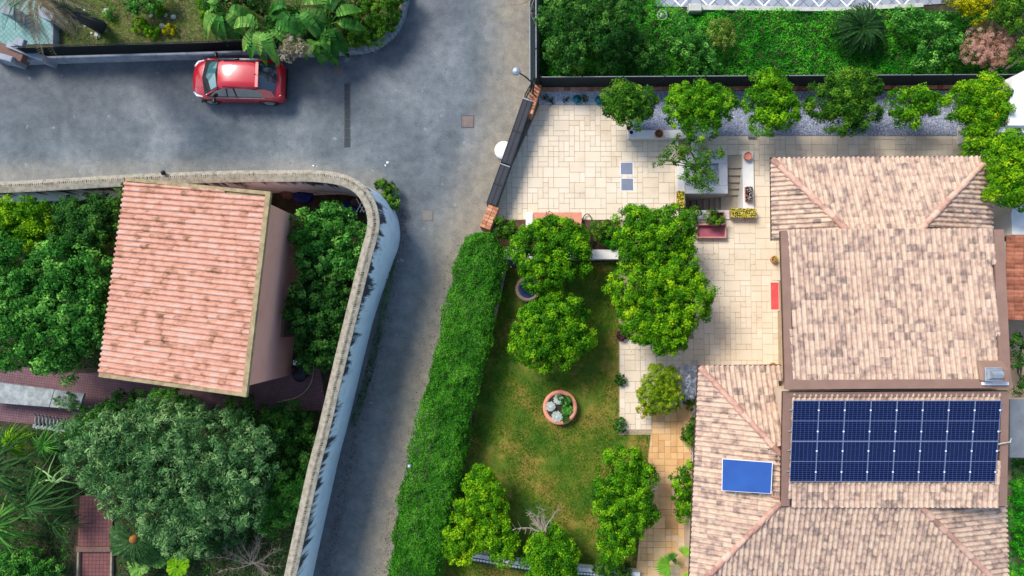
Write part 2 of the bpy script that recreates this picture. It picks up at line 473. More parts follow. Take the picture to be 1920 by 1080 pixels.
# ---------------------------------------------------------------- foliage
def leaf_obj(name, m, parent, C, N, size, aspect=.5, tint=None, kind=None, label=None, T=None, cup=.12):
    n = len(C)
    N = N / (np.linalg.norm(N, axis=1, keepdims=True) + 1e-9)
    if T is None: T = rng.normal(size=(n, 3))
    T = T - N * (T * N).sum(1, keepdims=True)
    T /= (np.linalg.norm(T, axis=1, keepdims=True) + 1e-9)
    B = np.cross(N, T)
    s = (np.asarray(size) * np.ones(n))[:, None]
    w = WL[parent] if parent is not None else Vector((0, 0, 0))
    C = C - np.array(w)
    V = np.empty((n, 4, 3), dtype=np.float32)
    V[:, 0] = C - T * s * .5
    V[:, 1] = C - B * s * aspect * .5 + N * s * cup
    V[:, 2] = C + T * s * .5 - N * s * .1
    V[:, 3] = C + B * s * aspect * .5 + N * s * cup
    me = bpy.data.meshes.new(name)
    me.vertices.add(n * 4); me.vertices.foreach_set("co", V.ravel())
    me.loops.add(n * 4); me.loops.foreach_set("vertex_index", np.arange(n * 4, dtype=np.int32))
    me.polygons.add(n)
    me.polygons.foreach_set("loop_start", np.arange(0, n * 4, 4, dtype=np.int32))
    me.polygons.foreach_set("loop_total", np.full(n, 4, dtype=np.int32))
    at = me.attributes.new("tint", 'FLOAT', 'FACE')
    at.data.foreach_set("value", np.clip(tint if tint is not None else rng.random(n), 0, 1).astype(np.float32))
    me.update(calc_edges=True)
    me.materials.append(m)
    o = bpy.data.objects.new(name, me)
    put(o, parent, w)
    if kind: o["kind"] = kind
    if label: o["label"] = label
    return o
def sph(n, zmin=-1.0):
    z = rng.uniform(zmin, 1, n); a = rng.uniform(0, 2 * math.pi, n); r = np.sqrt(1 - z * z)
    return np.stack([r * np.cos(a), r * np.sin(a), z], 1)
def crown(blobs, leaf=.09, dens=1.0, clump=.24, zmin=-.3, gap=1.0):
    Cs, Ns, Ts = [], [], []
    for c, r in blobs:
        c = np.array(c); r = np.array(r if hasattr(r, '__len__') else (r, r, r * .8))
        area = 4 * math.pi * ((r[0] * r[1] + r[0] * r[2] + r[1] * r[2]) / 3) * (1 - zmin) / 2
        k = max(4, int(area / (math.pi * clump * clump) * 1.15 * gap))
        d = sph(k, zmin)
        cc = c + d * r * (1.04 - .38 * rng.random((k, 1)) ** 1.6)
        cr_ = clump * rng.uniform(.65, 1.35, (k, 1))
        m = max(5, int(dens * 2.1 * math.pi * clump * clump / (leaf * leaf * .5) * 1.0))
        idx = np.repeat(np.arange(k), m)
        dd = sph(k * m) + d[idx] * .7 + np.array([0, 0, .25])
        dd /= np.linalg.norm(dd, axis=1, keepdims=True)
        pos = cc[idx] + dd * cr_[idx] * rng.uniform(.45, 1.08, (k * m, 1))
        nr = dd + rng.normal(size=dd.shape) * .5 + np.array([0, 0, .35])
        ctint = rng.normal(.48, .23, k)
        Cs.append(pos); Ns.append(nr); Ts.append(ctint[idx] + rng.normal(0, .13, k * m))
        ni = int(area / (leaf * leaf * .5) * .42 * dens)
        di = sph(ni, -.6)
        Cs.append(c + di * r * rng.uniform(.35, .78, (ni, 1))); Ns.append(di + rng.normal(size=di.shape) * .6); Ts.append(rng.normal(.3, .12, ni))
    return np.concatenate(Cs), np.concatenate(Ns), np.concatenate(Ts)
def pr(rp, z):
    return rp * (H - z) / F
def tree(name, label, cat, base, blobs, zc, m, group=None, leaf=.085, dens=.8, clump=.22, aspect=.55, ground=0.05, tr=.09, gap=1.0, zs=.85, trunk_mat='trunk', stems=1):
    """blobs: (px, py, r_px[, dz])"""
    b = P(base[0], base[1], ground)
    t = thing(name, label, cat, b, group)
    bl = []
    for q in blobs:
        z = zc + (q[3] if len(q) > 3 else 0)
        r = pr(q[2], z) * (.93 if m.startswith('citrus') else .98)
        bl.append((tuple(P(q[0], q[1], z)), (r, r, r * zs)))
    if name == 'citrus_tree' and len(bl) > 3:      # a core lobe keeps the crown compact
        xs_b = [c[0] for c, r in bl]; ys_b = [c[1] for c, r in bl]
        ex, ey = (max(xs_b) - min(xs_b)) / 2, (max(ys_b) - min(ys_b)) / 2
        rm = sum(r[0] for c, r in bl) / len(bl)
        if max(ex, ey) < 1.6: bl.append((((max(xs_b) + min(xs_b)) / 2, (max(ys_b) + min(ys_b)) / 2, bl[0][0][2] + .05), (ex * .75 + rm * .6, ey * .75 + rm * .6, rm * 1.05)))
    tk = MB()
    top = sum((Vector(c) for c, r in bl), Vector()) / len(bl)
    fork = b.lerp(Vector((top.x, top.y, top.z)), .45)
    tk.tube([b, b.lerp(fork, .5) + Vector((rnd.uniform(-.05, .05), rnd.uniform(-.05, .05), 0)), fork], [tr * 1.25, tr, tr * .85], 9)
    for c, r in bl:
        for k in range(max(2, 4 // len(bl) + 1)):
            e = Vector(c) + Vector((rnd.uniform(-.6, .6) * r[0], rnd.uniform(-.6, .6) * r[1], rnd.uniform(.1, .6) * r[2]))
            mid = fork.lerp(e, .5) + Vector((rnd.uniform(-.12, .12), rnd.uniform(-.12, .12), rnd.uniform(-.1, .05)))
            tk.tube([fork - Vector((0, 0, .05)), mid, e], [tr * .6, tr * .4, tr * .12], 6)
    tk.build("trunk", M[trunk_mat], t, True)
    C, N, T = crown(bl, leaf * .92, dens * 1.2, clump, gap=gap * 1.35)
    keep = C[:, 2] > ground + .02
    C, N, T = C[keep], N[keep], T[keep]
    leaf_obj("crown", M[m], t, C, N, leaf * rng.uniform(.55, 1.45, len(C)), aspect, T)
    return t
def bush(name, label, cat, blobs, zc, m, leaf=.07, dens=.8, clump=.14, ground=.05, group=None, aspect=.5, zs=.8, gap=1.0):
    b = P(blobs[0][0], blobs[0][1], ground)
    return tree(name, label, cat, (blobs[0][0], blobs[0][1]), blobs, zc, m, group, leaf, dens, clump, aspect, ground, .035, gap, zs)

def strip(mb, pts, ups, widths, fold=.25):
    """folded leaf strip following pts; ups = local up vectors"""
    n = len(pts); vs, fs = [], []
    for i, p in enumerate(pts):
        t = (pts[min(i + 1, n - 1)] - pts[max(i - 1, 0)]).normalized()
        s = t.cross(ups[i]).normalized(); u = s.cross(t)
        w = widths[i]
        vs += [p - s * w + u * w * fold, p, p + s * w + u * w * fold]
    for i in range(n - 1):
        a = i * 3
        fs += [(a, a + 1, a + 4, a + 3), (a + 1, a + 2, a + 5, a + 4)]
    mb.add(vs, fs)
def arch(b, az, length, rise, droop, n=7):
    """points of an arching leaf from b in direction az"""
    d = Vector((math.cos(az), math.sin(az), 0)); pts = []
    for i in range(n):
        s = i / (n - 1)
        pts.append(b + d * length * (s ** .95) + Vector((0, 0, rise * s * (1.6 - s) / .8 * .7 - droop * s * s)))
    return pts
def tintmesh(o, val):
    at = o.data.attributes.new("tint", 'FLOAT', 'FACE')
    n = len(o.data.polygons)
    at.data.foreach_set("value", np.clip(val + rng.normal(0, .12, n), 0, 1).astype(np.float32))
    return o
def frond(b, az, length, rise, droop, lw=.02, ll=.3, n=16, name="frond", m=None, parent=None, tint=.5, twist=0.0):
    mb = MB()
    pts = arch(b, az, length, rise, droop, n)
    mb.tube([pts[0], pts[n // 2], pts[-1]], [.02, .014, .005], 4, False)
    for i in range(2, n):
        t = (pts[i] - pts[i - 1]).normalized()
        side = t.cross(Vector((0, 0, 1)))
        if side.length < .1: continue
        side.normalize(); up = side.cross(t)
        l = ll * (math.sin(math.pi * (i / n) ** .8) * .8 + .3)
        for sgn in (-1, 1):
            e = pts[i] + (side * sgn * .85 + t * .5 + up * (.25 + twist)) * l
            mid = (pts[i] + e) / 2
            wv = t * lw
            mb.add([pts[i] - wv * .4, mid - wv, e, mid + wv], [(0, 1, 2, 3)])
    return tintmesh(mb.build(name, m, parent), tint)

# ================================================================ SETTING: ground sheets
ZP = 0.05
def struct(mb, name, m, **k):
    return tag(mb.build(name, m), kind='structure')
def sheet(name, px, z, m, depth=.0, zb=-3.0):
    return struct(MB().prism(plan(px, z), zb, z), name, m)
struct(MB().prism([(-300, -300), (300, -300), (300, 300), (-300, 300)], -3.6, -3.2), 'terrain', M['dry_ground'])

def seg_d(x, y, a, b):
    vx, vy = b[0] - a[0], b[1] - a[1]
    t = max(0, min(1, ((x - a[0]) * vx + (y - a[1]) * vy) / (vx * vx + vy * vy)))
    return math.hypot(x - a[0] - t * vx, y - a[1] - t * vy)
def line_d(x, y, pts):
    return min(seg_d(x, y, pts[i], pts[i + 1]) for i in range(len(pts) - 1))
def sm(a, b, x):
    t = max(0, min(1, (x - a) / (b - a))); return t * t * (3 - 2 * t)
def road():
    xr = P(1020, 0, 0).x
    xs = [-120, -60, -40] + list(np.arange(-26, xr - .01, .28)) + [xr]
    ys = [-120, -60, -30] + list(np.arange(-16, 16, .28)) + [30, 60, 120]
    vs, fs, du, da = [], [], [], []
    L1 = [(985, -200), (990, 60), (990, 150), (955, 280), (905, 420)]
    L2 = [(890, 440), (850, 560), (795, 780), (725, 1080), (700, 1200)]
    L3 = [(-200, 330), (200, 325), (560, 322), (700, 345)]
    D1 = [(745, 400), (742, 460), (700, 600), (650, 800), (600, 1080)]
    for y in ys:
        for x in xs:
            vs.append((x, y, 0.0))
            px, py = PX((x, y, 0))
            a = 1 - sm(20, 110, line_d(px, py, L1))
            b = 1 - sm(15, 120, line_d(px, py, L2))
            b = max(b, .35 * sm(420, 700, py) if px > 560 else 0)
            c = .55 * (1 - sm(5, 40, line_d(px, py, L3)))
            du.append(max(a, b, c))
            d = .75 * (1 - sm(5, 55, line_d(px, py, D1)))  # painted shadow of the curved wall on the road
            e = .55 * (1 - sm(30, 150, line_d(px, py, [(-200, 120), (400, 110), (650, 95), (760, 30), (775, -200)])))  # painted shade below the kerb railing and planting
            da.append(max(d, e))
    nx = len(xs)
    for j in range(len(ys) - 1):
        for i in range(nx - 1):
            fs.append((j * nx + i, j * nx + i + 1, (j + 1) * nx + i + 1, (j + 1) * nx + i))
    o = struct(MB().add(vs, fs), 'road', M['asphalt'])
    for nm, v in (("dust", du), ("painted_shade", da)):
        at = o.data.attributes.new(nm, 'FLOAT', 'POINT'); at.data.foreach_set("value", np.array(v, dtype=np.float32))
road()

# private grounds
sheet('front_garden_ground', [(-1600, 106), (40, 104), (350, 96), (640, 90), (695, 84), (732, 60), (752, 30), (758, 0), (770, -1400), (-1600, -1400)], .12, M['dry_ground'])
sheet('north_garden_ground', [(1012, 160), (3400, 160), (3400, -1400), (1012, -1400)], .1, M['dark_soil'])
wallpath = [(-900, 372, 2.7), (-300, 358, 2.7), (0, 351, 2.7), (120, 345, 2.75), (240, 338, 2.8), (330, 334, 2.85), (430, 331, 2.95), (520, 330, 3.05), (590, 330, 3.2), (640, 337, 3.35), (672, 353, 3.45), (692, 380, 3.5), (700, 412, 3.5), (697, 440, 3.5), (688, 472, 3.45), (671, 540, 3.4), (638, 675, 3.3), (606, 810, 3.25), (589, 875, 3.2), (570, 960, 3.15), (545, 1075, 3.1), (505, 1260, 3.0), (380, 1800, 3.0)]
def catmull(pts, n=6):
    out = []
    for i in range(len(pts) - 1):
        p0, p1, p2, p3 = pts[max(i - 1, 0)], pts[i], pts[i + 1], pts[min(i + 2, len(pts) - 1)]
        for k in range(n):
            t = k / n
            out.append(0.5 * ((2 * p1) + (p2 - p0) * t + (2 * p0 - 5 * p1 + 4 * p2 - p3) * t * t + (3 * p1 - p0 - 3 * p2 + p3) * t ** 3))
    out.append(pts[-1])
    return out
WP = catmull([P(*q) for q in wallpath], 6)
def offsets(pts, d):
    out = []
    for i, p in enumerate(pts):
        t = pts[min(i + 1, len(pts) - 1)] - pts[max(i - 1, 0)]
        n = Vector((t.y, -t.x, 0)).normalized()      # right-hand side of travel
        out.append(p + n * d)
    return out
gp = [(p.x, p.y) for p in offsets(WP, 0)]
struct(MB().prism(gp + [(-60, -60), (-60, gp[0][1])], -3, .06), 'west_garden_ground', M['dark_soil'])
# villa grounds
sheet('lawn_soil', [(940, 500), (1180, 480), (1180, 815), (1235, 815), (1215, 1090), (1190, 1400), (780, 1400), (822, 1085)], .012, M['soil'])
PATIO = MB()
PATIO.prism(plan([(1010, 196), (1272, 196), (1272, 365), (1285, 365), (1285, 416), (925, 416), (918, 400)]), -3, ZP)
PATIO.prism(plan([(1272, 150), (1395, 150), (1395, 290), (1364, 290), (1285, 290), (1285, 365), (1272, 365)]), -3, ZP - .004)
PATIO.prism(plan([(1395, 150), (1925, 150), (1925, 400), (1395, 400)]), -3, ZP - .002)
PATIO.prism(plan([(1160, 395), (1925, 395), (1925, 815), (1160, 815)]), -3, ZP - .006)
PATIO.prism(plan([(1222, 790), (1925, 790), (1925, 1400), (1185, 1400), (1192, 1080)]), -3, ZP - .008)
PATIO.prism([(P(1925, 0).x, -60), (60, -60), (60, P(0, 160).y), (P(1925, 0).x, P(0, 160).y)], -3, ZP - .01)
patio = struct(PATIO, 'patio', M['joint'])

def inpoly(x, y, poly):
    c = False; n = len(poly)
    for i in range(n):
        x1, y1 = poly[i]; x2, y2 = poly[(i + 1) % n]
        if (y1 > y) != (y2 > y) and x < (x2 - x1) * (y - y1) / (y2 - y1) + x1: c = not c
    return c
def clip_conv(subj, poly):
    a = sum(poly[i][0] * poly[(i + 1) % len(poly)][1] - poly[(i + 1) % len(poly)][0] * poly[i][1] for i in range(len(poly)))
    if a < 0: poly = poly[::-1]
    out = subj
    for i in range(len(poly)):
        a, b = poly[i], poly[(i + 1) % len(poly)]
        ins = lambda p: (b[0] - a[0]) * (p[1] - a[1]) - (b[1] - a[1]) * (p[0] - a[0]) >= -1e-9
        res = []
        for k in range(len(out)):
            p, q = out[k], out[(k + 1) % len(out)]
            if ins(p): res.append(p)
            if ins(p) != ins(q):
                d1 = (b[0] - a[0]) * (p[1] - a[1]) - (b[1] - a[1]) * (p[0] - a[0])
                d2 = (b[0] - a[0]) * (q[1] - a[1]) - (b[1] - a[1]) * (q[0] - a[0])
                t = d1 / (d1 - d2); res.append((p[0] + (q[0] - p[0]) * t, p[1] + (q[1] - p[1]) * t))
        out = res
        if len(out) < 3: return []
    return out
slab_mesh = {}
def pave(parent, px, holes, z, unit, m, sizes, gap=.014, th=.022):
    poly = plan(px, z); hs = [plan(h, z) for h in holes]
    x0, x1 = min(p[0] for p in poly), max(p[0] for p in poly)
    y0, y1 = min(p[1] for p in poly), max(p[1] for p in poly)
    nx, ny = int((x1 - x0) / unit + .999), int((y1 - y0) / unit + .999)
    free = [[False] * nx for _ in range(ny)]
    for j in range(ny):
        for i in range(nx):
            cx, cy = x0 + (i + .5) * unit, y1 - (j + .5) * unit
            k = any(inpoly(cx + a * unit, cy + b * unit, poly) for a, b in ((0, 0), (-.45, -.45), (.45, -.45), (.45, .45), (-.45, .45)))
            free[j][i] = k and not any(inpoly(cx, cy, h) for h in hs)
    r = random.Random(5)
    for j in range(ny):
        for i in range(nx):
            if not free[j][i]: continue
            opts = [s for s in sizes if i + s[0] <= nx and j + s[1] <= ny and all(free[j + b][i + a] for a in range(s[0]) for b in range(s[1]))]
            w, h = r.choice(opts) if opts else (1, 1)
            for a in range(w):
                for b in range(h): free[j + b][i + a] = False
            ax, ay = x0 + i * unit + gap / 2, y1 - j * unit - gap / 2
            bx, by = ax + w * unit - gap, ay - h * unit + gap
            q = [(ax, by), (bx, by), (bx, ay), (ax, ay)]
            if all(inpoly(*c, poly) for c in q):
                key = (w, h, unit, m.name)
                if key not in slab_mesh:
                    me = MB().bevbox((0, 0, 0), (w * unit - gap, h * unit - gap, th), .006).mesh("paving_slab")
                    me.materials.append(m); slab_mesh[key] = me
                Mx = Matrix.Translation(((ax + bx) / 2, (ay + by) / 2, z + th / 2 + r.uniform(-.002, .003)))
                inst("paving_slab", slab_mesh[key], parent, Mx)
            else:
                q = clip_conv(q, poly)
                if len(q) < 3: continue
                ar = abs(sum(q[k][0] * q[(k + 1) % len(q)][1] - q[(k + 1) % len(q)][0] * q[k][1] for k in range(len(q)))) / 2
                if ar < .006: continue
                cx, cy = sum(p[0] for p in q) / len(q), sum(p[1] for p in q) / len(q)
                MB().prism(q, z, z + th).build("paving_slab", m, parent, loc=(cx, cy, z))
SZ = [(2, 2), (2, 2), (2, 1), (1, 2), (1, 2), (2, 1), (1, 1), (3, 2)]
terr = struct(MB().prism(plan([(1011, 197), (1273, 197), (1273, 414), (927, 414), (919, 400)]), -1, ZP + .004), 'terrace', M['joint'])
pave(terr, [(1012, 197), (1272, 197), (1272, 413), (928, 413), (920, 399)], [[(1222, 150), (1290, 150), (1290, 247), (1180, 247), (1180, 240)], [(985, 398), (1092, 398), (1092, 420), (985, 420)]], ZP + .004, .232, M['slab'], SZ, gap=.01)
yard = struct(MB().prism(plan([(1413, 252), (1812, 252), (1812, 302), (1462, 302), (1462, 692), (1305, 692), (1305, 775), (1222, 805), (1162, 800), (1162, 640), (1300, 640), (1300, 412), (1413, 412)]), -1, ZP + .006), 'courtyard', M['joint'])
pave(yard, [(1272, 252), (1812, 252), (1812, 690), (1162, 690), (1162, 640)][0:0] or [(1162, 252), (1812, 252), (1812, 806), (1162, 806)],
     [[(1100, 200), (1328, 200), (1328, 260), (1272, 260), (1272, 400), (1100, 400)], [(1272, 286), (1417, 286), (1417, 410), (1272, 410)], [(1100, 200), (1298, 200), (1298, 636), (1100, 636)],
      [(1462, 305), (1900, 305), (1900, 820), (1462, 820)], [(1318, 700), (1900, 700), (1900, 820), (1318, 820)], [(1285, 690), (1320, 690), (1320, 820), (1225, 820), (1225, 770), (1285, 765)]], ZP + .006, .232, M['slab'], SZ, gap=.01)
pathw = struct(MB().prism(plan([(1226, 768), (1300, 752), (1296, 1100), (1188, 1100), (1222, 806)]), -1, ZP + .009), 'garden_path', M['joint'])
pave(pathw, [(1226, 770), (1298, 755), (1290, 1095), (1190, 1095), (1222, 806)], [], ZP + .009, .27, M['ochre_slab'], [(2, 1), (1, 2), (1, 1), (2, 2), (1, 1)], gap=.016)
# east side passage slabs
epas = struct(MB().prism(plan([(1856, 385), (1900, 385), (1900, 600), (1856, 600)]), -1, ZP + .004), 'side_passage', M['soil'])
pave(epas, [(1857, 386), (1897, 386), (1897, 500), (1857, 500)], [], ZP + .004, .36, M['rust'], [(1, 1), (1, 2)])

# lawn grass blades, thinner where the turf is worn
def lawn():
    poly = plan([(948, 505), (1168, 488), (1164, 806), (1220, 812), (1192, 1082), (1180, 1200), (810, 1200), (828, 1080)], .012)
    struct(MB().prism(poly, -.2, .016), 'lawn', mat('turf', [S(44, 84, 12), S(72, 106, 20), S(104, 116, 30), S(152, 128, 58), S(120, 98, 50)], .6, detail=9, bump=1, bscale=60, contrast=1.4))
    xs, ys = [p[0] for p in poly], [p[1] for p in poly]
    C, T = [], []
    while len(C) < 110000:
        x, y = rnd.uniform(min(xs), max(xs)), rnd.uniform(min(ys), max(ys))
        if not inpoly(x, y, poly): continue
        v = noise.noise(Vector((x * .7, y * .7, 3.1))) + .5 * noise.noise(Vector((x * 2.2, y * 2.2, 0)))
        if rnd.random() < sm(.05, .55, v) * .85: continue
        C.append((x, y, .035)); T.append(.42 + v * .5)
    C = np.array(C); n = len(C)
    N = rng.normal(size=(n, 3)) * np.array([1, 1, .5]) + np.array([0, 0, .5])
    leaf_obj('grass', M['grass'], None, C, N, rng.uniform(.05, .11, n), .2, np.array(T) + rng.normal(0, .2, n), kind='stuff', label='short patchy turf of the walled lawn')
lawn()
def scatter_cover(name, px, n, z, h, leaf, m, label, holes=(), lump=.8, aspect=.5, tint0=.45, tn=.35):
    poly = plan(px, z); hs = [plan(q, z) for q in holes]
    xs, ys = [p[0] for p in poly], [p[1] for p in poly]
    C, T = [], []
    while len(C) < n:
        x, y = rnd.uniform(min(xs), max(xs)), rnd.uniform(min(ys), max(ys))
        if not inpoly(x, y, poly) or any(inpoly(x, y, q) for q in hs): continue
        v = noise.noise(Vector((x * lump, y * lump, 1.7))) + .6 * noise.noise(Vector((x * 2.9, y * 2.9, 5)))
        C.append((x, y, z + h * max(.05, .55 + v) * rnd.uniform(.35, 1))); T.append(tint0 + v * tn)
    C = np.array(C)
    N = rng.normal(size=(n, 3)) * .6 + np.array([-.1, .1, .8])
    return leaf_obj(name, m, None, C, N, leaf * rng.uniform(.6, 1.4, n), aspect, np.array(T) + rng.normal(0, .14, n), kind='stuff', label=label)
def pebbles(name, px, n, z, m, label, size=.03, holes=()):
    poly = plan(px, z); hs = [plan(q, z) for q in holes]
    xs, ys = [p[0] for p in poly], [p[1] for p in poly]
    mb = MB(); k = 0
    while k < n:
        x, y = rnd.uniform(min(xs), max(xs)), rnd.uniform(min(ys), max(ys))
        if not inpoly(x, y, poly) or any(inpoly(x, y, q) for q in hs): continue
        s = size * rnd.uniform(.5, 1.5); a = rnd.uniform(0, 6.28)
        v = [(x + s * math.cos(a + q * 2.094) * rnd.uniform(.7, 1.2), y + s * math.sin(a + q * 2.094) * rnd.uniform(.7, 1.2), z) for q in range(3)] + [(x, y, z + s * .7)]
        mb.add(v, [(0, 1, 3), (1, 2, 3), (2, 0, 3)]); k += 1
    return solo(mb, name, m, label, None, kind='stuff')

# gravel beds
sheet('gravel_bed', [(1012, 166), (1180, 166), (1180, 196), (1010, 196)], ZP + .03, M['white_gravel'], zb=-.5)
pebbles('gravel', [(1012, 167), (1180, 167), (1180, 195), (1010, 195)], 2600, ZP + .03, M['white_gravel'], 'pale blue-white gravel of the bed beside the gate')
sheet('gravel_bed', [(1181, 163), (1890, 158), (1890, 254), (1330, 254), (1330, 246), (1181, 246)], ZP + .06, M['gravel'], zb=-.5)
pebbles('gravel', [(1181, 165), (1805, 165), (1805, 253), (1330, 253), (1330, 246), (1181, 246)], 14000, ZP + .06, M['gravel'], 'blue-grey gravel under the row of round trees')
sheet('gravel_bed', [(1256, 684), (1309, 684), (1309, 760), (1285, 800), (1284, 872), (1300, 872), (1300, 1110), (1262, 1110), (1268, 1006), (1284, 1006), (1282, 770)], ZP + .012, M['white_gravel'], zb=-.5)
pebbles('gravel', [(1262, 1006), (1300, 1006), (1300, 1090), (1258, 1090)], 1300, ZP + .014, M['white_gravel'], 'white gravel behind the fan palm by the villa wall')
pebbles('gravel', [(1284, 770), (1306, 770), (1302, 980), (1282, 980)], 1300, ZP + .014, M['white_gravel'], 'white gravel strip between the path and the villa wall')
# west garden paving
sheet('tiled_path', [(-300, 690), (0, 684), (150, 700), (600, 690), (612, 770), (470, 770), (230, 770), (160, 805), (-300, 760)], .075, M['purple_tile'], zb=-.2)
sheet('tiled_path', [(150, 930), (214, 925), (208, 1024), (146, 1024)], .2, M['red_tile'], zb=-.2)
sheet('tiled_path', [(148, 1034), (208, 1034), (208, 1200), (146, 1200)], .09, M['red_tile'], zb=-.2)
solo(MB().bevbox(P(178, 1029, .16), (1.5, .22, .22), .02), 'path_step', M['wood'], 'weathered timber edge across the red tiled garden path', 'step')
for (a, b), lab in (((146.5, 1060), 'left'), ((209, 1060), 'right')):
    solo(MB().bevbox(P(a, 1095, .15), (.09, 3.0, .16), .015), 'path_edging', M['hedge_wall'], f'thin stone edging along the {lab} side of the red tiled path', 'edging', group='edging of the red tiled path')
sheet('tiled_terrace', [(-400, -300), (60, -300), (102, 30), (100, 82), (20, 84), (-400, 90)], .16, M['green_tile'], zb=-.2)
sheet('paved_terrace', [(1205, -400), (2400, -400), (2400, -40), (1750, 8), (1560, 18), (1230, 12)], .14, gridmat('terrace_tile', S(134, 140, 150), S(162, 167, 176), S(104, 109, 120), .4, math.radians(45)), zb=-.5)
solo(MB().prism(plan([(1290, 10), (1560, 15), (1730, 6), (1730, 14), (1560, 22), (1290, 19)], .2), 0, .26), 'kerb_stone', M['white_stone'], 'pale stone kerb between the patterned terrace and the green weeds', 'kerb')
# white painted zigzags on the terrace (flat strips)
zz = MB()
for k in range(9):
    a, b = 1250 + k * 52, 1250 + k * 52 + 26
    for (u, v) in (((a, -16), (b, 12)), ((b, 12), (a + 52, -16))):
        p, q = P(*u, .145), P(*v, .145)
        t = (q - p).normalized(); s = Vector((-t.y, t.x, 0)) * .034
        zz.add([p - s, q - s, q + s, p + s], [(0, 1, 2, 3)])
tag(zz.build('painted_zigzag', M['white_metal']), kind='structure')

# ================================================================ BOUNDARY WALL (curved)
def boundary_wall():
    t = thing('boundary_wall', 'tall curved white garden wall streaked black with a rough tan coping', 'wall', (WP[60].x, WP[60].y, 0))
    o1, o2 = offsets(WP, -.14), offsets(WP, .14)
    vs, fs, bt = [], [], []
    zr = [0, .35, .8, 1.6, 2.6, 6]
    nrm = offsets([Vector((p.x, p.y, 0)) for p in WP], -1.0)
    for k, (a, b) in enumerate(zip(o1, o2)):
        q = PX(WP[k]); out = nrm[k] - Vector((WP[k].x, WP[k].y, 0))
        bat = .06 + .28 * sm(600, 690, q[0]) * (1 - sm(430, 620, q[1])) + .03 * sm(400, 560, q[1])
        for o in (a, b):
            for d in zr:
                z = max(-.1, o.z - .08 - d) if d < 6 else -.1
                f = min(1, (o.z - z) / o.z) ** .85 if o is a else 0
                vs.append((o.x + out.x * bat * f, o.y + out.y * bat * f, z)); bt.append(o.z - .08 - z)
    m = len(zr)
    for k in range(len(WP) - 1):
        for sidx in (0, 1):
            for j in range(m - 1):
                a = k * 2 * m + sidx * m + j; b = a + 2 * m
                fs.append((a, a + 1, b + 1, b) if sidx == 0 else (a, b, b + 1, a + 1))
    w = MB().add(vs, fs).build('render', M['stained_render'], t, True)
    at = w.data.attributes.new("below_top", 'FLOAT', 'POINT'); at.data.foreach_set("value", np.array(bt, dtype=np.float32))
    # coping stones one by one
    k = 0; cs = 0
    acc = 0
    i = 12
    while i < len(WP) - 8:
        j = i + 1
        while j < len(WP) - 8 and (WP[j] - WP[i]).length < .95: j += 1
        a, b = WP[i], WP[j]
        px = PX(a)
        if -60 < px[0] < 760 and px[1] < 1150:
            mb = MB(); g = .012
            pts = [WP[q] for q in range(i, j + 1)]
            L, R = offsets(WP, -.235)[i:j + 1], offsets(WP, .235)[i:j + 1]
            hh = .09 + rnd.uniform(0, .015)
            vv, ff = [], []
            for q in range(len(pts)):
                C0 = pts[q]
                f = .985 if q in (0, len(pts) - 1) else 1
                l, r = C0 + (L[q] - C0) * f, C0 + (R[q] - C0) * f
                for w_, zz_ in ((l, -.08), (l, 0), (C0, hh * .75), (r, 0), (r, -.08)):
                    vv.append((w_.x, w_.y, C0.z + zz_))
            for q in range(len(pts) - 1):
                for c in range(4): ff.append((q * 5 + c, q * 5 + c + 1, (q + 1) * 5 + c + 1, (q + 1) * 5 + c))
            ff += [(0, 1, 2, 3, 4), tuple((len(pts) - 1) * 5 + c for c in (4, 3, 2, 1, 0))]
            mb.add(vv, ff).build('coping_stone', M['coping'], t, loc=((a.x + b.x) / 2, (a.y + b.y) / 2, a.z))
        i = j
    # row of small clay teeth set in mortar along the coping
    mb = MB()
    for off, st_, sz in ((-.03, .085, .045), (.2, .1, .028)):
        d = 0
        pts = offsets(WP, off)
        for i in range(12, len(pts) - 8):
            a, b = pts[i], pts[i + 1]; L = (b - a).length
            while d < L:
                p = a.lerp(b, d / L); tt = (b - a).normalized(); n = Vector((-tt.y, tt.x, 0))
                px = PX(p)
                if -40 < px[0] < 760 and px[1] < 1130:
                    s = sz * rnd.uniform(.7, 1.2); z0 = p.z + (.05 if off < 0 else -.01)
                    mb.add([p - tt * s + n * s * 1.6 + Vector((0, 0, z0 - p.z)), p + tt * s * .2 + n * s * 1.3 + Vector((0, 0, z0 - p.z)), p - n * s * 1.6 + tt * s * .4 + Vector((0, 0, z0 - p.z)), p + Vector((0, 0, z0 - p.z + s * 1.3))], [(0, 1, 3), (1, 2, 3), (2, 0, 3)])
                d += st_
            d -= L
    tag(mb.build('clay_tooth', M['tooth'], t), kind='stuff')
boundary_wall()

# ================================================================ ROOFS
def tile_mesh(w, L, m, name="roof_tile", hgt=.066):
    prof = [(-.5, 0), (-.34, .004), (-.27, .62), (-.1, .97), (.1, .97), (.27, .62), (.34, .004), (.5, 0)]
    vs, fs = [], []
    for y, dz, k in ((-.03, .026, 1.0), (L, .0, .9)):
        for x, z in prof: vs.append((x * w * (k if abs(x) < .4 else 1), y, z * hgt * k + dz))
    n = len(prof)
    for i in range(n - 1): fs.append((i, i + 1, n + i + 1, n + i))
    for x, z in prof: vs.append((x * w, -.03, -.012))
    for i in range(n - 1): fs.append((2 * n + i, 2 * n + i + 1, i + 1, i))
    me = MB().add(vs, fs).mesh(name); me.materials.append(m); return me
def cap_mesh(r, L, m):
    vs, fs = [], []
    n = 7
    for y, k in ((0, 1.0), (L, .8)):
        for i in range(n):
            a = math.pi * i / (n - 1)
            vs.append((math.cos(a) * r * k, y, math.sin(a) * r * .85 * k + (.02 if y == 0 else 0)))
    for i in range(n - 1): fs.append((i + 1, i, n + i, n + i + 1))
    fs.append(tuple(range(n)))
    me = MB().add(vs, fs).mesh("ridge_tile"); me.materials.append(m); return me
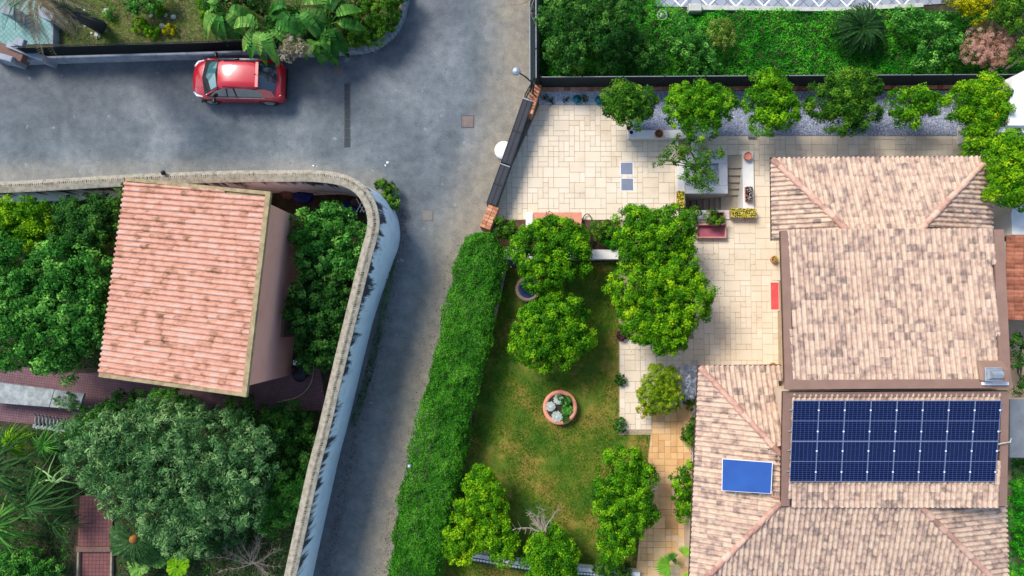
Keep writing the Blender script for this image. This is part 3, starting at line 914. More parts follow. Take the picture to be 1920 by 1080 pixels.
def roof_tiles(face, w, L, out, parent):
    """face: CCW 3-D polygon whose first edge is the eave"""
    p0 = face[0]; u = (face[1] - face[0]).normalized()
    n = u.cross(face[-1] - face[0]).normalized() if len(face) == 3 else (face[1] - face[0]).cross(face[2] - face[0]).normalized()
    if n.z < 0: n = -n
    v = n.cross(u)
    uv = [((p - p0).dot(u), (p - p0).dot(v)) for p in face]
    u0, u1 = min(a for a, b in uv), max(a for a, b in uv)
    nc = max(1, round((u1 - u0) / w)); wc = (u1 - u0) / nc
    for c in range(nc):
        uc = u0 + (c + .5) * wc
        ys = []
        for i in range(len(uv)):
            a, b = uv[i], uv[(i + 1) % len(uv)]
            if (a[0] > uc) != (b[0] > uc): ys.append(a[1] + (b[1] - a[1]) * (uc - a[0]) / (b[0] - a[0]))
        if len(ys) < 2: continue
        lo, hi = min(ys), max(ys)
        k = 0
        y = lo - .02
        while y < hi - .04:
            ln = min(L, hi - y)
            o = p0 + u * uc + v * y
            rj = rnd.uniform(-.03, .03) * (3 if rnd.random() < .02 else 1)
            R = Matrix(((u.x, v.x, n.x, 0), (u.y, v.y, n.y, 0), (u.z, v.z, n.z, 0), (0, 0, 0, 1)))
            Mx = Matrix.Translation(o + n * (rnd.uniform(0, .006) + .004)) @ R @ Matrix.Rotation(rj, 4, 'Z') @ Matrix.Diagonal((wc / w, ln / L, 1, 1))
            out.append((Mx, parent))
            y += L
def deck(mb, face, th=.12):
    n = (face[1] - face[0]).cross(face[2] - face[0]).normalized()
    k = len(face)
    mb.add([p - n * .006 for p in face] + [p - n * th for p in face], [tuple(range(k))] + [(i, i + k, (i + 1) % k + k, (i + 1) % k) for i in range(k)] + [tuple(range(2 * k - 1, k - 1, -1))])
def caps(a, b, me, L, parent, lift=.03):
    d = (b - a); n = max(1, round(d.length / L)); v = d.normalized()
    u = v.cross(Vector((0, 0, 1))).normalized(); w = u.cross(v)
    R = Matrix(((u.x, v.x, w.x, 0), (u.y, v.y, w.y, 0), (u.z, v.z, w.z, 0), (0, 0, 0, 1)))
    for i in range(n):
        inst("ridge_tile", me, parent, Matrix.Translation(a + d * (i / n) + Vector((0, 0, lift + rnd.uniform(0, .008)))) @ R @ Matrix.Rotation(rnd.uniform(-.07, .07), 4, 'Z') @ Matrix.Diagonal((rnd.uniform(.88, 1.1), d.length / n / L * 1.06, 1, 1)))
def place_tiles(lst, me, house, limit=298):
    cp = Vector((0, 0, H))
    lst.sort(key=lambda q: (q[0].translation - cp).length)
    lst2 = [q for q in lst if -10 < PX(q[0].translation)[0] < 1930 and PX(q[0].translation)[1] < 1110]
    for Mx, par in lst2[:limit]: inst("roof_tile", me, par, Mx)
    vs = np.array([v.co for v in me.vertices]); fs = [tuple(p.vertices) for p in me.polygons]
    mb = MB()
    for Mx, par in lst2[limit:]:
        A = np.array(Mx); q = vs @ A[:3, :3].T + A[:3, 3]
        mb.add(q.tolist(), fs)
    o = mb.build("roof_tile", me.materials[0], house); o["kind"] = "stuff"
def plate(pts, th, name, m, parent, **k):
    n = (pts[1] - pts[0]).cross(pts[2] - pts[0]).normalized()
    if n.z < 0: pts = pts[::-1]; n = -n
    c = len(pts)
    return MB().add([p + n * th for p in pts] + [p - n * .03 for p in pts], [tuple(range(c))] + [(i, i + c, (i + 1) % c + c, (i + 1) % c) for i in range(c)] + [tuple(range(2 * c - 1, c - 1, -1))]).build(name, m, parent, loc=k.get('loc'))

# ---- villa
def villa():
    base = P(1680, 700, 0)
    h = thing('villa', 'large villa with stepped pale clay tile roofs and brown metal trim', 'house', base)
    tm = tile_mesh(.195, .30, M['tile']); cm = cap_mesh(.125, .4, M['hip_tile'])
    tiles = []
    ze, zr = 3.0, 4.1
    # north wing
    TR, TL = P(1853, 296, ze), P(1447, 299, ze)
    R1, R2 = P(1592, 436, zr), P(1722, 434, zr)
    BL = Vector((TL.x, P(0, 451, ze).y, ze)); BR = Vector((TR.x, P(0, 436, ze).y, ze))
    f1 = [TR, TL, R1, R2]
    f2 = [TL, BL, Vector((R1.x, BL.y, zr)), R1]
    f3 = [BR, TR, R2, Vector((R2.x, BR.y, zr))]
    d = MB()
    for f in (f1, f2, f3): deck(d, f)
    rn = d.build('roof', M['gutter'], h)
    for f in (f1, f2, f3): roof_tiles(f, .195, .30, tiles, rn)
    caps(TL, R1, cm, .4, rn); caps(TR, R2, cm, .4, rn)
    # high roof
    z0, z1 = 4.45, 5.15
    A, B = P(1880, 431, z0), P(1463, 433, z0)
    C, D = P(1471, 716, z1), P(1893, 714, z1)
    d = MB(); deck(d, [A, B, C, D]); rh = d.build('roof', M['gutter'], h)
    e = lambda p, q, t: p.lerp(q, t)
    roof_tiles([e(A, B, .045), e(B, A, .035), e(C, D, .03), e(D, C, .04)], .195, .30, tiles, rh)
    # brown flashings round the high roof
    plate([B, e(B, A, .035), e(C, D, .035), C], .07, 'flashing', M['brown_metal'], rh)
    plate([A, D, e(D, C, .05), e(A, B, .045)], .07, 'flashing', M['brown_metal'], rh)
    plate([e(C, B, .012), C + Vector((-.02, -.26, .02)), D + Vector((.05, -.26, .02)), e(D, A, .012)], .085, 'flashing', M['brown_metal'], rh)
    # low roof with panels
    z2, z3 = 4.95, 4.3
    a, b = P(1890, 733, z2), P(1468, 735, z2)
    c, dd = P(1464, 948, z3), P(1886, 948, z3)
    dk = MB(); deck(dk, [c, dd, a, b]); rl = dk.build('roof', M['gutter'], h)
    roof_tiles([e(c, dd, .036), e(dd, c, .035), e(a, b, .035), e(b, a, .036)], .195, .30, tiles, rl)
    plate([c, e(c, dd, .036), e(b, a, .036), b], .06, 'flashing', M['brown_metal'], rl)
    plate([e(dd, c, .035), dd, a, e(a, b, .035)], .06, 'flashing', M['brown_metal'], rl)
    plate([e(b, c, .04) + Vector((.2, 0, 0)), e(a, dd, .04) - Vector((.2, 0, 0)), a, b], .075, 'flashing', M['brown_metal'], rl)
    # south and west wings
    zs = 4.2
    NW, SW, SE = P(1312, 688, ze), P(1294, 1112, ze), P(1888, 1112, ze)
    NE = Vector((P(1464, 690, ze).x, NW.y, ze)); RN = P(1463, 852, zs)
    RW, RE = P(1463, 942, zs), P(1722, 946, zs)
    g1 = [NE, NW, RN]
    g2 = [NW, SW, RW, RN]
    g3 = [SW, SE, RE, RW]
    g4 = [SE, Vector((SE.x, P(0, 944, ze).y, ze)), Vector((RE.x, RE.y, zs))]
    g4 = [SE, Vector((SE.x, P(0, 930, ze).y, ze)), Vector((RE.x, P(0, 930, zs).y, zs)), RE]
    dk = MB()
    for f in (g1, g2, g3, g4): deck(dk, f)
    rs = dk.build('roof', M['gutter'], h)
    for f in (g1, g2, g3, g4): roof_tiles(f, .195, .30, tiles, rs)
    caps(NW, RN, cm, .4, rs); caps(SW, RW, cm, .4, rs); caps(SE, RE, cm, .4, rs)
    place_tiles(tiles, tm, h)
    # gutters
    def gut(pts):
        MB().tube(pts, .05, 8).build('gutter', M['gutter'], h)
    up = Vector((0, 0, -.03))
    gut([BL + Vector((-.05, 0, 0)) + up, TL + Vector((-.05, .05, 0)) + up, TR + Vector((.05, .05, 0)) + up, BR + Vector((.05, 0, 0)) + up])
    gut([NE + Vector((0, .05, 0)) + up, NW + Vector((-.05, .05, 0)) + up, SW + Vector((-.05, 0, 0)) + up])
    gut([SE + Vector((.05, 0, 0)) + up, g4[1] + Vector((.05, 0, 0)) + up])
    gut([dd + Vector((0, -.02, -.06)), c + Vector((0, -.02, -.06))])
    # walls
    def wall(poly, zt, m='cream_wall'):
        return MB().prism(poly, -.5, zt).build('wall', M[m], h)
    i = .22
    wall([(TL.x + 1.35, TL.y - .75), (TR.x - i, TR.y - .75), (TR.x - i, A.y - .3), (TL.x + 1.35, A.y - .3)], ze - .06)
    wall([(B.x + 1.95, B.y - .08), (A.x - .2, A.y - .08), (D.x - .3, D.y + .02), (C.x + 1.95, C.y + .02)], [z0 - .16, z0 - .16, z1 - .16, z1 - .16])
    wall([(b.x + .3, b.y + .05), (a.x - .3, a.y + .05), (dd.x - .3, dd.y + .2), (c.x + .3, c.y + .2)], [z2 - .16, z2 - .16, z3 - .16, z3 - .16])
    wall([(NW.x + 1.1, NW.y - .45), (NE.x + .3, NE.y - .45), (NE.x + .3, SW.y), (SW.x + 1.15, SW.y)], ze - .06)
    wall([(SW.x + i + .3, RW.y + .3), (SE.x - i, RW.y + .3), (SE.x - i, SE.y + i), (SW.x + i + .3, SE.y + i)], ze - .07)
    # west facade openings onto the courtyard
    xw = B.x + 1.95
    def opening(name, cx, cy, w, z0_, z1_, face='W'):
        o = MB().bevbox((cx, cy, (z0_ + z1_) / 2), (.1, w, z1_ - z0_), .01).build(name, M['white_metal'], h, loc=(cx, cy, z0_))
        MB().box((cx - .03, cy, (z0_ + z1_) / 2), (.08, w - .16, z1_ - z0_ - .16)).build('pane', M['water'], o)
    opening('door', xw + .0, P(0, 556, 0).y, 1.1, .07, 2.2)
    opening('window', xw + .0, P(0, 620, 0).y, 1.2, 1.0, 2.2)
    opening('window', xw + .0, P(0, 500, 0).y, 1.0, 1.0, 2.2)
    # metal vent cap with its brown flashing skirt at the ridge corner
    q = P(1860, 702, 5.2)
    ch = MB().add([q + Vector(v) for v in ((-.52, .5, .0), (.34, .5, .0), (.34, -.2, .12), (-.52, -.2, .12), (-.28, .2, .42), (.3, .2, .42), (.3, -.24, .42), (-.28, -.24, .42))],
                  [(0, 3, 7, 4), (1, 0, 4, 5), (2, 1, 5, 6), (3, 2, 6, 7), (4, 7, 6, 5)]).build('chimney', M['brown_metal'], h, loc=q)
    q2 = P(1864, 702, 5.62)
    MB().bevbox(q2 + Vector((0, 0, -.02)), (.62, .5, .06), .015).build('chimney_plate', M['grey_metal'], ch)
    cap = MB().tube([q2 + Vector((-.2, 0, .1)), q2 + Vector((.2, 0, .1))], .13, 12)
    cap.bevbox(q2 + Vector((0, 0, .03)), (.46, .34, .06), .01)
    cap.build('chimney_cap', M['grey_metal'], ch)
    MB().bevbox(P(1866, 719, 5.3), (.95, .12, .08), .01).build('chimney_flashing', M['white_metal'], ch)
    # cable over the east edge
    MB().tube([P(1868, 834, 4.8), P(1880, 831, 4.84), P(1894, 829, 4.8), P(1896, 822, 4.6)], .022, 6).build('cable', M['white_stone'], h)
    return (a, b, c, dd)
lowroof = villa()

# ---- solar panels standing on rails over the low roof
def cellmat():
    m = bpy.data.materials.new('solar_cell'); m.use_nodes = True
    t = m.node_tree; b = t.nodes["Principled BSDF"]
    tc = t.nodes.new("ShaderNodeTexCoord")
    br = t.nodes.new("ShaderNodeTexBrick"); br.offset = 0
    br.inputs["Scale"].default_value = 1
    br.inputs["Brick Width"].default_value = .152; br.inputs["Row Height"].default_value = .0745
    br.inputs["Mortar Size"].default_value = .0048; br.inputs["Mortar Smooth"].default_value = .0
    br.inputs["Color1"].default_value = S(4, 12, 40); br.inputs["Color2"].default_value = S(6, 18, 54)
    br.inputs["Mortar"].default_value = S(64, 82, 130)
    t.links.new(tc.outputs["Object"], br.inputs["Vector"])
    t.links.new(br.outputs["Color"], b.inputs["Base Color"])
    b.inputs["Roughness"].default_value = .5; b.inputs["Coat Weight"].default_value = .0
    b.inputs["Specular IOR Level"].default_value = .12
    return m
M['solar_cell'] = cellmat()
def panels():
    a, b, c, d = lowroof
    n = (d - c).cross(b - c).normalized()
    def onroof(px, py, lift):
        o = Vector((0, 0, H)); p = P(px, py, 0); r = (p - o)
        t = (c + n * lift - o).dot(n) / r.dot(n)
        return o + r * t
    names = ['first', 'second', 'third', 'fourth', 'fifth', 'sixth', 'seventh', 'eighth']
    p00, p10, p01 = onroof(1480, 903, .16), onroof(1865, 903, .16), onroof(1479, 751, .16)
    u = (p10 - p00).normalized(); v = n.cross(u)
    W = (p10 - p00).length / 8; Ht = (p01 - p00).dot(v) / 2
    print("panel size", W, Ht)
    R = Matrix(((u.x, v.x, n.x, 0), (u.y, v.y, n.y, 0), (u.z, v.z, n.z, 0), (0, 0, 0, 1)))
    w, hh = W - .003, Ht - .006
    glass = MB().box((w / 2, hh / 2, 0), (w - .03, hh - .03, .02)).mesh('panel_glass'); glass.materials.append(M['solar_cell'])
    fr = MB()
    for cx, cy, sx, sy in ((w / 2, .009, w, .018), (w / 2, hh - .009, w, .018), (.006, hh / 2, .012, hh - .037), (w - .006, hh / 2, .012, hh - .037), (w / 2, hh / 2, w - .03, .016)):
        fr.box((cx, cy, .004), (sx, sy, .036 if cy != hh / 2 or sx < .1 else .016))
    frame = fr.mesh('frame'); frame.materials.append(M['frame_metal'])
    cl = MB().box((0, 0, 0), (.05, .05, .04)).mesh('clamp'); cl.materials.append(M['white_metal'])
    t = thing('solar_array', 'dark blue array of two rows of eight gridded solar panels on the stepped tiled roof', 'solar array', p00)
    for r in range(2):
        for k in range(8):
            o = p00 + u * (k * W + .01) + v * (r * Ht + .01)
            g = inst('solar_panel', glass, t, Matrix.Translation(o) @ R)
            g['label'] = f'{names[k]} panel from the left in the {"lower" if r == 0 else "upper"} row'
            for nm, me, off in [('frame', frame, Vector())] + [('clamp', cl, Vector((W - .01 if k < 7 else W - .03, Ht * yy, .012))) for yy in (.24, .76)]:
                q = bpy.data.objects.new(nm, me); COL.objects.link(q); q.parent = g; q.location = off
    for yy in (.24, .76, 1.24, 1.76):
        q = p00 + v * Ht * yy - n * .06
        MB().tube([q - u * .1, q + u * (8 * W + .12)], .03, 6).build('rail', M['grey_metal'], t)
        for k in range(9):
            MB().tube([q + u * k * W, q + u * k * W - n * .13], .02, 5).build('bracket', M['grey_metal'], t)
panels()
# solar water heater on the west slope
def heater():
    pts = [P(1353, 920, 3.85), P(1446, 926, 4.45), P(1449, 867, 4.45), P(1354, 860, 3.85)]
    t = thing('solar_water_heater', 'bright blue flat solar heating panel in a white frame on the western tiled slope', 'solar heater', (pts[0] + pts[2]) / 2 - Vector((0, 0, .2)))
    n = (pts[1] - pts[0]).cross(pts[3] - pts[0]).normalized()
    c = (pts[0] + pts[1] + pts[2] + pts[3]) / 4
    MB().add([p for p in pts] + [p - n * .09 for p in pts], [(0, 1, 2, 3), (7, 6, 5, 4), (0, 4, 5, 1), (1, 5, 6, 2), (2, 6, 7, 3), (3, 7, 4, 0)]).build('frame', M['white_metal'], t)
    g = [c + (p - c) * .975 + n * .006 for p in pts]
    MB().add(g, [(0, 1, 2, 3)]).build('absorber', mat('absorber', [S(28, 66, 130), S(38, 84, 154)], 1.2, rough=.3, coat=.8), t)
    for a in (.3, .8):
        q = pts[0].lerp(pts[1], a)
        MB().tube([q - n * .1 + Vector((0, .3, 0)), q - n * .1 + Vector((0, -.18, -.08))], .025, 6).build('leg', M['grey_metal'], t)
    MB().tube([pts[1] + Vector((.03, .1, 0)), pts[1] + Vector((.06, -.1, -.05)), P(1462, 934, 4.3)], .03, 6).build('pipe', M['terracotta'], t)
heater()

# ---- cottage on the left
def cottage():
    zh, zl = 5.3, 3.9
    TL, BL, BR, TR = P(238, 340, zl), P(189, 700, zl), P(456, 736, zh), P(500, 366, zh)
    h = thing('cottage', 'small cottage with a single-slope salmon clay tile roof and pink walls', 'house', ((TL.x + BR.x) / 2, (TL.y + BR.y) / 2, 0))
    d = MB(); deck(d, [TL, BL, BR, TR], .16)
    rf = d.build('roof', M['verge'], h)
    tm = tile_mesh(.21, .37, M['salmon_tile'], hgt=.085)
    tiles = []
    roof_tiles([TL, BL, BR, TR], .21, .37, tiles, rf)
    place_tiles(tiles, tm, h)
    u = (BR - TR).normalized(); v = (TR - TL).normalized(); up = Vector((0, 0, 1))
    def verge(a, b, w, side):
        plate([a, b, b + side * w, a + side * w], .09, 'verge_board', M['verge'], rf)
    verge(TL, TR, .13, -u); verge(BL, BR, .13, u); verge(TR - u * .13, BR + u * .13, .2, v)
    gut = BR + v * .2
    # walls: the east face stands just under the high eave
    i = .12
    a, b = TR + v * (-.02) + u * .25, BR + v * (-.02) - u * .2
    c, dd = BL + v * .35 - u * .2, TL + v * .35 + u * .25
    MB().prism([(a.x, a.y), (b.x, b.y), (c.x, c.y), (dd.x, dd.y)], 0, [zh - .17, zh - .17, zl + .02, zl + .02] if True else 0).build('wall', M['pink_wall'], h)
    e = a.lerp(b, .82); f = a.lerp(b, .45)
    q = Vector((a.x, a.y, 0)).lerp(Vector((b.x, b.y, 0)), .68)
    MB().bevbox((q.x + .06, q.y, 1.0), (.12, .9, 2.0), .01, rz=math.atan2(u.y, u.x) + math.pi / 2).build('door', M['wood'], h)
    return h, a, b
cott, ca, cb = cottage()

# ---- neighbour on the right edge
def neighbour():
    h = thing('neighbour_house', 'white rendered house edge with a curved gable at the right of the street row', 'house', P(1960, 300, 0))
    # rounded white gable wall
    MB().prism(plan([(1890, 235), (1897, 160), (1908, 140), (1925, 130), (2100, 130), (2100, 235)], 2.6), 0, 2.6).build('wall', M['white_wall'], h)
    MB().prism(plan([(1898, 440), (1896, 400), (1905, 372), (1925, 350), (2100, 350), (2100, 440)], 2.4), 0, 2.4).build('wall', M['white_wall'], h)
    MB().bevbox(P(1920, 244, 2.3), (2.4, .26, .2), .02).build('beam', M['white_wall'], h)
    MB().prism(plan([(1893, 235), (2100, 235), (2100, 350), (1900, 350)], 2.2), 0, 2.2).build('wall', M['grey_stone'], h)
    # orange tiled lean-to
    f = [P(1889, 599, 2.4), P(2040, 599, 2.4), P(2040, 441, 2.4), P(1889, 441, 2.4)]
    f = [P(1889, 441, 2.4), P(1888, 599, 2.4), P(2040, 599, 3.2), P(2040, 441, 3.2)]
    d = MB(); deck(d, f, .1); rf = d.build('roof', M['neighbour_tile'], h)
    tm = tile_mesh(.17, .30, M['neighbour_tile'], hgt=.02); out = []
    roof_tiles(f, .17, .3, out, rf); place_tiles(out, tm, h, 200)
    MB().prism([(p.x, p.y) for p in [f[0] + Vector((.2, -.2, 0)), f[1] + Vector((.2, .2, 0)), f[2], f[3]]], 0, 2.25).build('wall', M['white_wall'], h)
    s = thing('outbuilding', 'grey flat-roofed outbuilding just right of the solar roof', 'shed', P(1960, 800, 0))
    MB().prism(plan([(1896, 752), (2060, 752), (2060, 856), (1896, 856)], 2.6), 0, 2.6).build('wall', M['cream_wall'], s)
    MB().prism(plan([(1894, 749), (2062, 749), (2062, 858), (1894, 858)], 2.7), 2.6, 2.7, True).build('roof', mat('grey_roof', [S(92, 98, 104), S(120, 126, 130)], 2, detail=8, bump=.3), s)
neighbour()

# ================================================================ WALLS, FENCES, GATE
def poly_wall(name, label, cat, px, w, z0, z1, m, bev=.015, part='wall', group=None):
    """straight or bent low wall along photo pixels (taken at its top)"""
    pts = [P(a, b, z1) for a, b in px]
    L, R = offsets(pts, -w / 2), offsets(pts, w / 2)
    return solo(MB().prism([(p.x, p.y) for p in L] + [(p.x, p.y) for p in R[::-1]], z0, z1), name, m, label, cat, group=group)
# kerb wall and railing of the front garden
kt = thing('front_garden_wall', 'low grey-blue kerb wall with a dark railing above the road', 'wall', P(350, 100, 0))
kp = catmull([P(a, b, .45) for a, b in [(-300, 119), (0, 112), (120, 108), (350, 101), (540, 97), (640, 93), (690, 87), (722, 70), (744, 46), (757, 10), (764, -60), (772, -400)]], 4)
for i in range(len(kp) - 1):
    a, b = kp[i], kp[i + 1]
    nn = max(1, round((b - a).length / 1.1))
    for k in range(nn):
        p, q = a.lerp(b, k / nn), a.lerp(b, (k + 1) / nn)
        if PX(p)[0] < -60 or PX(p)[1] < -60: continue
        t = (q - p).normalized(); s = Vector((-t.y, t.x, 0))
        g = t * .008
        MB().prism([tuple((v)[:2]) for v in (p + g - s * .1, q - g - s * .1, q - g + s * .1, p + g + s * .1)], -.05, .45 + rnd.uniform(-.01, .01)).build('kerb_block', M['kerb'], kt, loc=(p.x, p.y, .2))
rail = MB(); rp = [P(a, b, .5) for a, b in [(58, 107), (200, 103), (350, 99), (470, 95), (640, 90)]]
pk = MB()
for i in range(len(rp) - 1):
    a, b = rp[i], rp[i + 1]
    for z in (.1, 1.15): rail.tube([a + Vector((0, 0, z)), b + Vector((0, 0, z))], .022, 5)
    n = int((b - a).length / .1)
    for k in range(n):
        p = a.lerp(b, k / n); pk.tube([p + Vector((0, 0, -.1)), p + Vector((0, .0, 1.18)), p + Vector((0, -.02, 1.27))], [.012, .012, .003], 4, False)
rail.build('rail', M['black'], kt)
sc_ = MB()
for i in range(len(rp) - 1):
    sc_.box((rp[i] + rp[i + 1]) / 2 + Vector((0, .03, .5)), ((rp[i + 1] - rp[i]).length, .012, .85), math.atan2(rp[i + 1].y - rp[i].y, rp[i + 1].x - rp[i].x))
sc_.build('mesh_screen', M['fence_screen'], kt)
o = pk.build('picket', M['black'], kt); o['kind'] = 'stuff'
# north garden fence: dark wind screen on posts
nt = thing('screen_fence', 'long black screened fence between the terrace and the green weeds', 'fence', P(1450, 160, 0))
fa, fb = P(1012, 165, .1), P(1896, 160, .1)
for k in range(12):
    a, b = fa.lerp(fb, k / 12), fa.lerp(fb, (k + 1) / 12)
    MB().box((a + b) / 2 + Vector((0, 0, .68)), ((b - a).length - .05, .03, 1.3)).build('screen_panel', M['fence_screen'], nt)
    MB().box(a + Vector((0, 0, .7)), (.05, .06, 1.45)).build('post', M['black'], nt)
MB().tube([fa + Vector((0, 0, 1.38)), fb + Vector((0, 0, 1.38))], .018, 6).build('top_rail', M['grey_metal'], nt)
et = thing('brick_edging', 'low red brick edging at the foot of the black screened fence', 'edging', P(1450, 163, 0))
bm = MB().bevbox((0, 0, 0), (.245, .2, .1), .008).mesh('brick'); bm.materials.append(M['brick'])
ea, eb = P(1014, 166, .2), P(1888, 161, .2)
nb = int((eb - ea).length / .255)
for k in range(nb):
    p = ea.lerp(eb, (k + .5) / nb)
    inst('brick', bm, et, Matrix.Translation(p + Vector((0, rnd.uniform(-.006, .006), -.02 + rnd.uniform(0, .008)))))
MB().box((ea + eb) / 2 + Vector((0, 0, -.12)), ((eb - ea).length, .26, .16)).build('footing', M['soil'], et)
# road-side fence right of the junction
rt = thing('roadside_fence', 'dark green metal fence on a low wall beside the pale road', 'fence', P(1000, 60, 0))
ra, rb = P(999, 158, .9), P(998, -300, .9)
MB().prism([(ra.x - .1, ra.y), (ra.x + .14, ra.y), (rb.x + .14, rb.y), (rb.x - .1, rb.y)], 0, .9).build('wall', M['fence_screen'], rt)
MB().tube([ra + Vector((-.12, 0, -.1)), rb + Vector((-.12, 0, -.1))], .025, 6).build('rail', M['grey_metal'], rt)
MB().tube([ra + Vector((.12, 0, .7)), rb + Vector((.12, 0, .7))], .022, 6).build('rail', M['grey_metal'], rt)
for k in range(9):
    p = ra.lerp(rb, k / 8.5); MB().box(p + Vector((.1, 0, .3)), (.05, .05, .9)).build('post', M['black'], rt)
for k in range(8):
    a, b = ra.lerp(rb, k / 8.5), ra.lerp(rb, (k + 1) / 8.5)
    MB().box((a + b) / 2 + Vector((.1, 0, .32)), (.015, (b - a).length - .06, .66)).build('screen_panel', M['fence_screen'], rt)
# brick pillars at both ends of the gate
def brick_wall(label, a, b, w, z1, rows):
    a, b = P(*a, z1), P(*b, z1)
    t = thing('brick_pillar_wall', label, 'wall', ((a.x + b.x) / 2, (a.y + b.y) / 2, 0), 'brick walls at the ends of the gate')
    d = (b - a); L = d.length; u = d.normalized(); s = Vector((-u.y, u.x, 0)); rz = math.atan2(u.y, u.x)
    MB().box((a + b) / 2 - Vector((0, 0, z1 / 2 + .03)), (L, w - .02, z1 - .05), rz).build('core', M['brick'], t)
    me = MB().bevbox((0, 0, 0), (L / 7 - .01, w / rows - .008, .07), .008).mesh('brick'); me.materials.append(M['brick'])
    for i in range(7):
        for j in range(rows):
            p = a + d * ((i + .5) / 7) + s * ((j + .5) / rows - .5) * w + Vector((0, 0, -.03 + rnd.uniform(0, .008)))
            inst('brick', me, t, Matrix.Translation(p) @ Matrix.Rotation(rz, 4, 'Z'))
brick_wall('salmon brick capped wall at the upper end of the dark driveway gate', (1008, 158), (991, 212), .36, 1.0, 2)
brick_wall('salmon brick capped wall at the lower end of the dark driveway gate', (926, 386), (909, 428), .46, 1.0, 2)
# railing outside the upper pillar
gt = thing('spiked_railing', 'short black spiked railing beside the upper brick wall', 'railing', P(985, 180, 0))
a, b = P(1002, 146, 1.15), P(984, 178, 1.15)
for z in (0, .7): MB().tube([a - Vector((0, 0, z)), b - Vector((0, 0, z))], .02, 5).build('rail', M['black'], gt)
for k in range(9):
    p = a.lerp(b, k / 8)
    MB().tube([p - Vector((0, 0, 1.1)), p + Vector((0, 0, .12)), p + Vector((-.02, 0, .2))], [.012, .012, .003], 5).build('bar', M['black'], gt)
for k in range(7):
    p = a.lerp(b, k / 6 + .02); q = p + Vector((.36, -.26, -.12))
    MB().tube([p, q], .012, 4).build('bar', M['black'], gt)
# gate of two leaves
gt = thing('driveway_gate', 'long dark grey sheet-metal driveway gate standing along the terrace edge', 'gate', P(958, 285, 0))
for (a, b) in (((990, 186), (948, 307)), ((947.3, 309), (921, 383))):
    a, b = P(*a, 1.08), P(*b, 1.08)
    u = (b - a).normalized(); s = Vector((-u.y, u.x, 0)); rz = math.atan2(u.y, u.x); L = (b - a).length; c = (a + b) / 2
    lf = MB().bevbox(c - Vector((0, 0, .54)), (L, .44, 1.06), .02, rz).build('gate_leaf', M['gate'], gt)
    for off in (-.2, 0, .2):
        MB().box(c + s * off + Vector((0, 0, -.012)), (L - .04, .035, .03), rz).build('frame', M['black'], lf)
    for k in range(3):
        MB().box(a.lerp(b, (k + .02) / 2.04) + Vector((0, 0, -.004)), (.04, .44, .036), rz).build('frame', M['grey_metal'] if k == 0 else M['black'], lf)
a, b = P(978, 205, .05), P(906, 420, .05)
# white round dome beside the gate
d = P(945, 282, .1)
mt = thing('round_mirror', 'white round dome on a short post tucked behind the gate', 'mirror', (d.x, d.y, 0))
MB().lathe(d, [(0.0, .12), (.18, .105), (.33, .06), (.42, 0), (.42, -.02), (0, -.02)], 28).build('dome', M['white_wall'], mt, True)
MB().tube([(d.x, d.y, 0), (d.x, d.y, .1)], .035, 8).build('post', M['grey_metal'], mt)
# street lamp
t = thing('street_lamp', 'small street lamp with a grey round head on a black arm over the road', 'lamp', P(1003, 156, 0))
b0 = P(1003, 160, .9); b0.z = 0
tp = P(1001, 156, 2.3); hd = P(968, 133, 2.5)
MB().tube([(tp.x, tp.y, .0), tp], .04, 8).build('pole', M['black'], t)
MB().tube([tp - Vector((0, 0, .1)), tp.lerp(hd, .5) + Vector((0, 0, .06)), hd], .032, 8).build('arm', M['black'], t)
MB().lathe(hd, [(0, .1), (.08, .09), (.16, .03), (.18, -.03), (.12, -.08), (0, -.1)], 20).build('lamp_head', M['grey_metal'], t, True)
# lamp bulbs near the boundary wall
for (px, lab) in (((306, 324), 'small dark round lamp on the wall top above the cottage roof'), ((768, 874), 'small pale blue round lamp at the road edge of the hedge')):
    q = P(*px, 3.0 if px[0] < 500 else 1.7)
    t = thing('wall_lamp', lab, 'lamp', (q.x, q.y, 0))
    MB().lathe(q, [(0, .1), (.07, .08), (.1, 0), (.07, -.07), (0, -.09)], 14).build('lamp_head', M['black'] if px[0] < 500 else M['grey_metal'], t, True)
    MB().tube([(q.x, q.y, 0), q - Vector((0, 0, .05))], .03, 6).build('post', M['black'], t)
# hedge foot wall along the lawn
hw = thing('garden_wall', 'thin stone-topped wall between the hedge and the lawn', 'wall', P(900, 700, 0))
hp = [P(a, b, .75) for a, b in [(948, 497), (935, 560), (915, 640), (893, 720), (874, 800), (858, 890), (842, 980), (822, 1085), (800, 1200)]]
for i in range(len(hp) - 1):
    a, b = hp[i], hp[i + 1]; nn = 2
    for k in range(nn):
        p, q = a.lerp(b, k / nn), a.lerp(b, (k + 1) / nn); t = (q - p).normalized(); s = Vector((-t.y, t.x, 0)); g = t * .006
        MB().prism([tuple(v[:2]) for v in (p + g - s * .07, q - g - s * .07, q - g + s * .07, p + g + s * .07)], 0, .75 + rnd.uniform(-.01, .01)).build('stone', M['hedge_wall'], hw, loc=(p.x, p.y, 0))
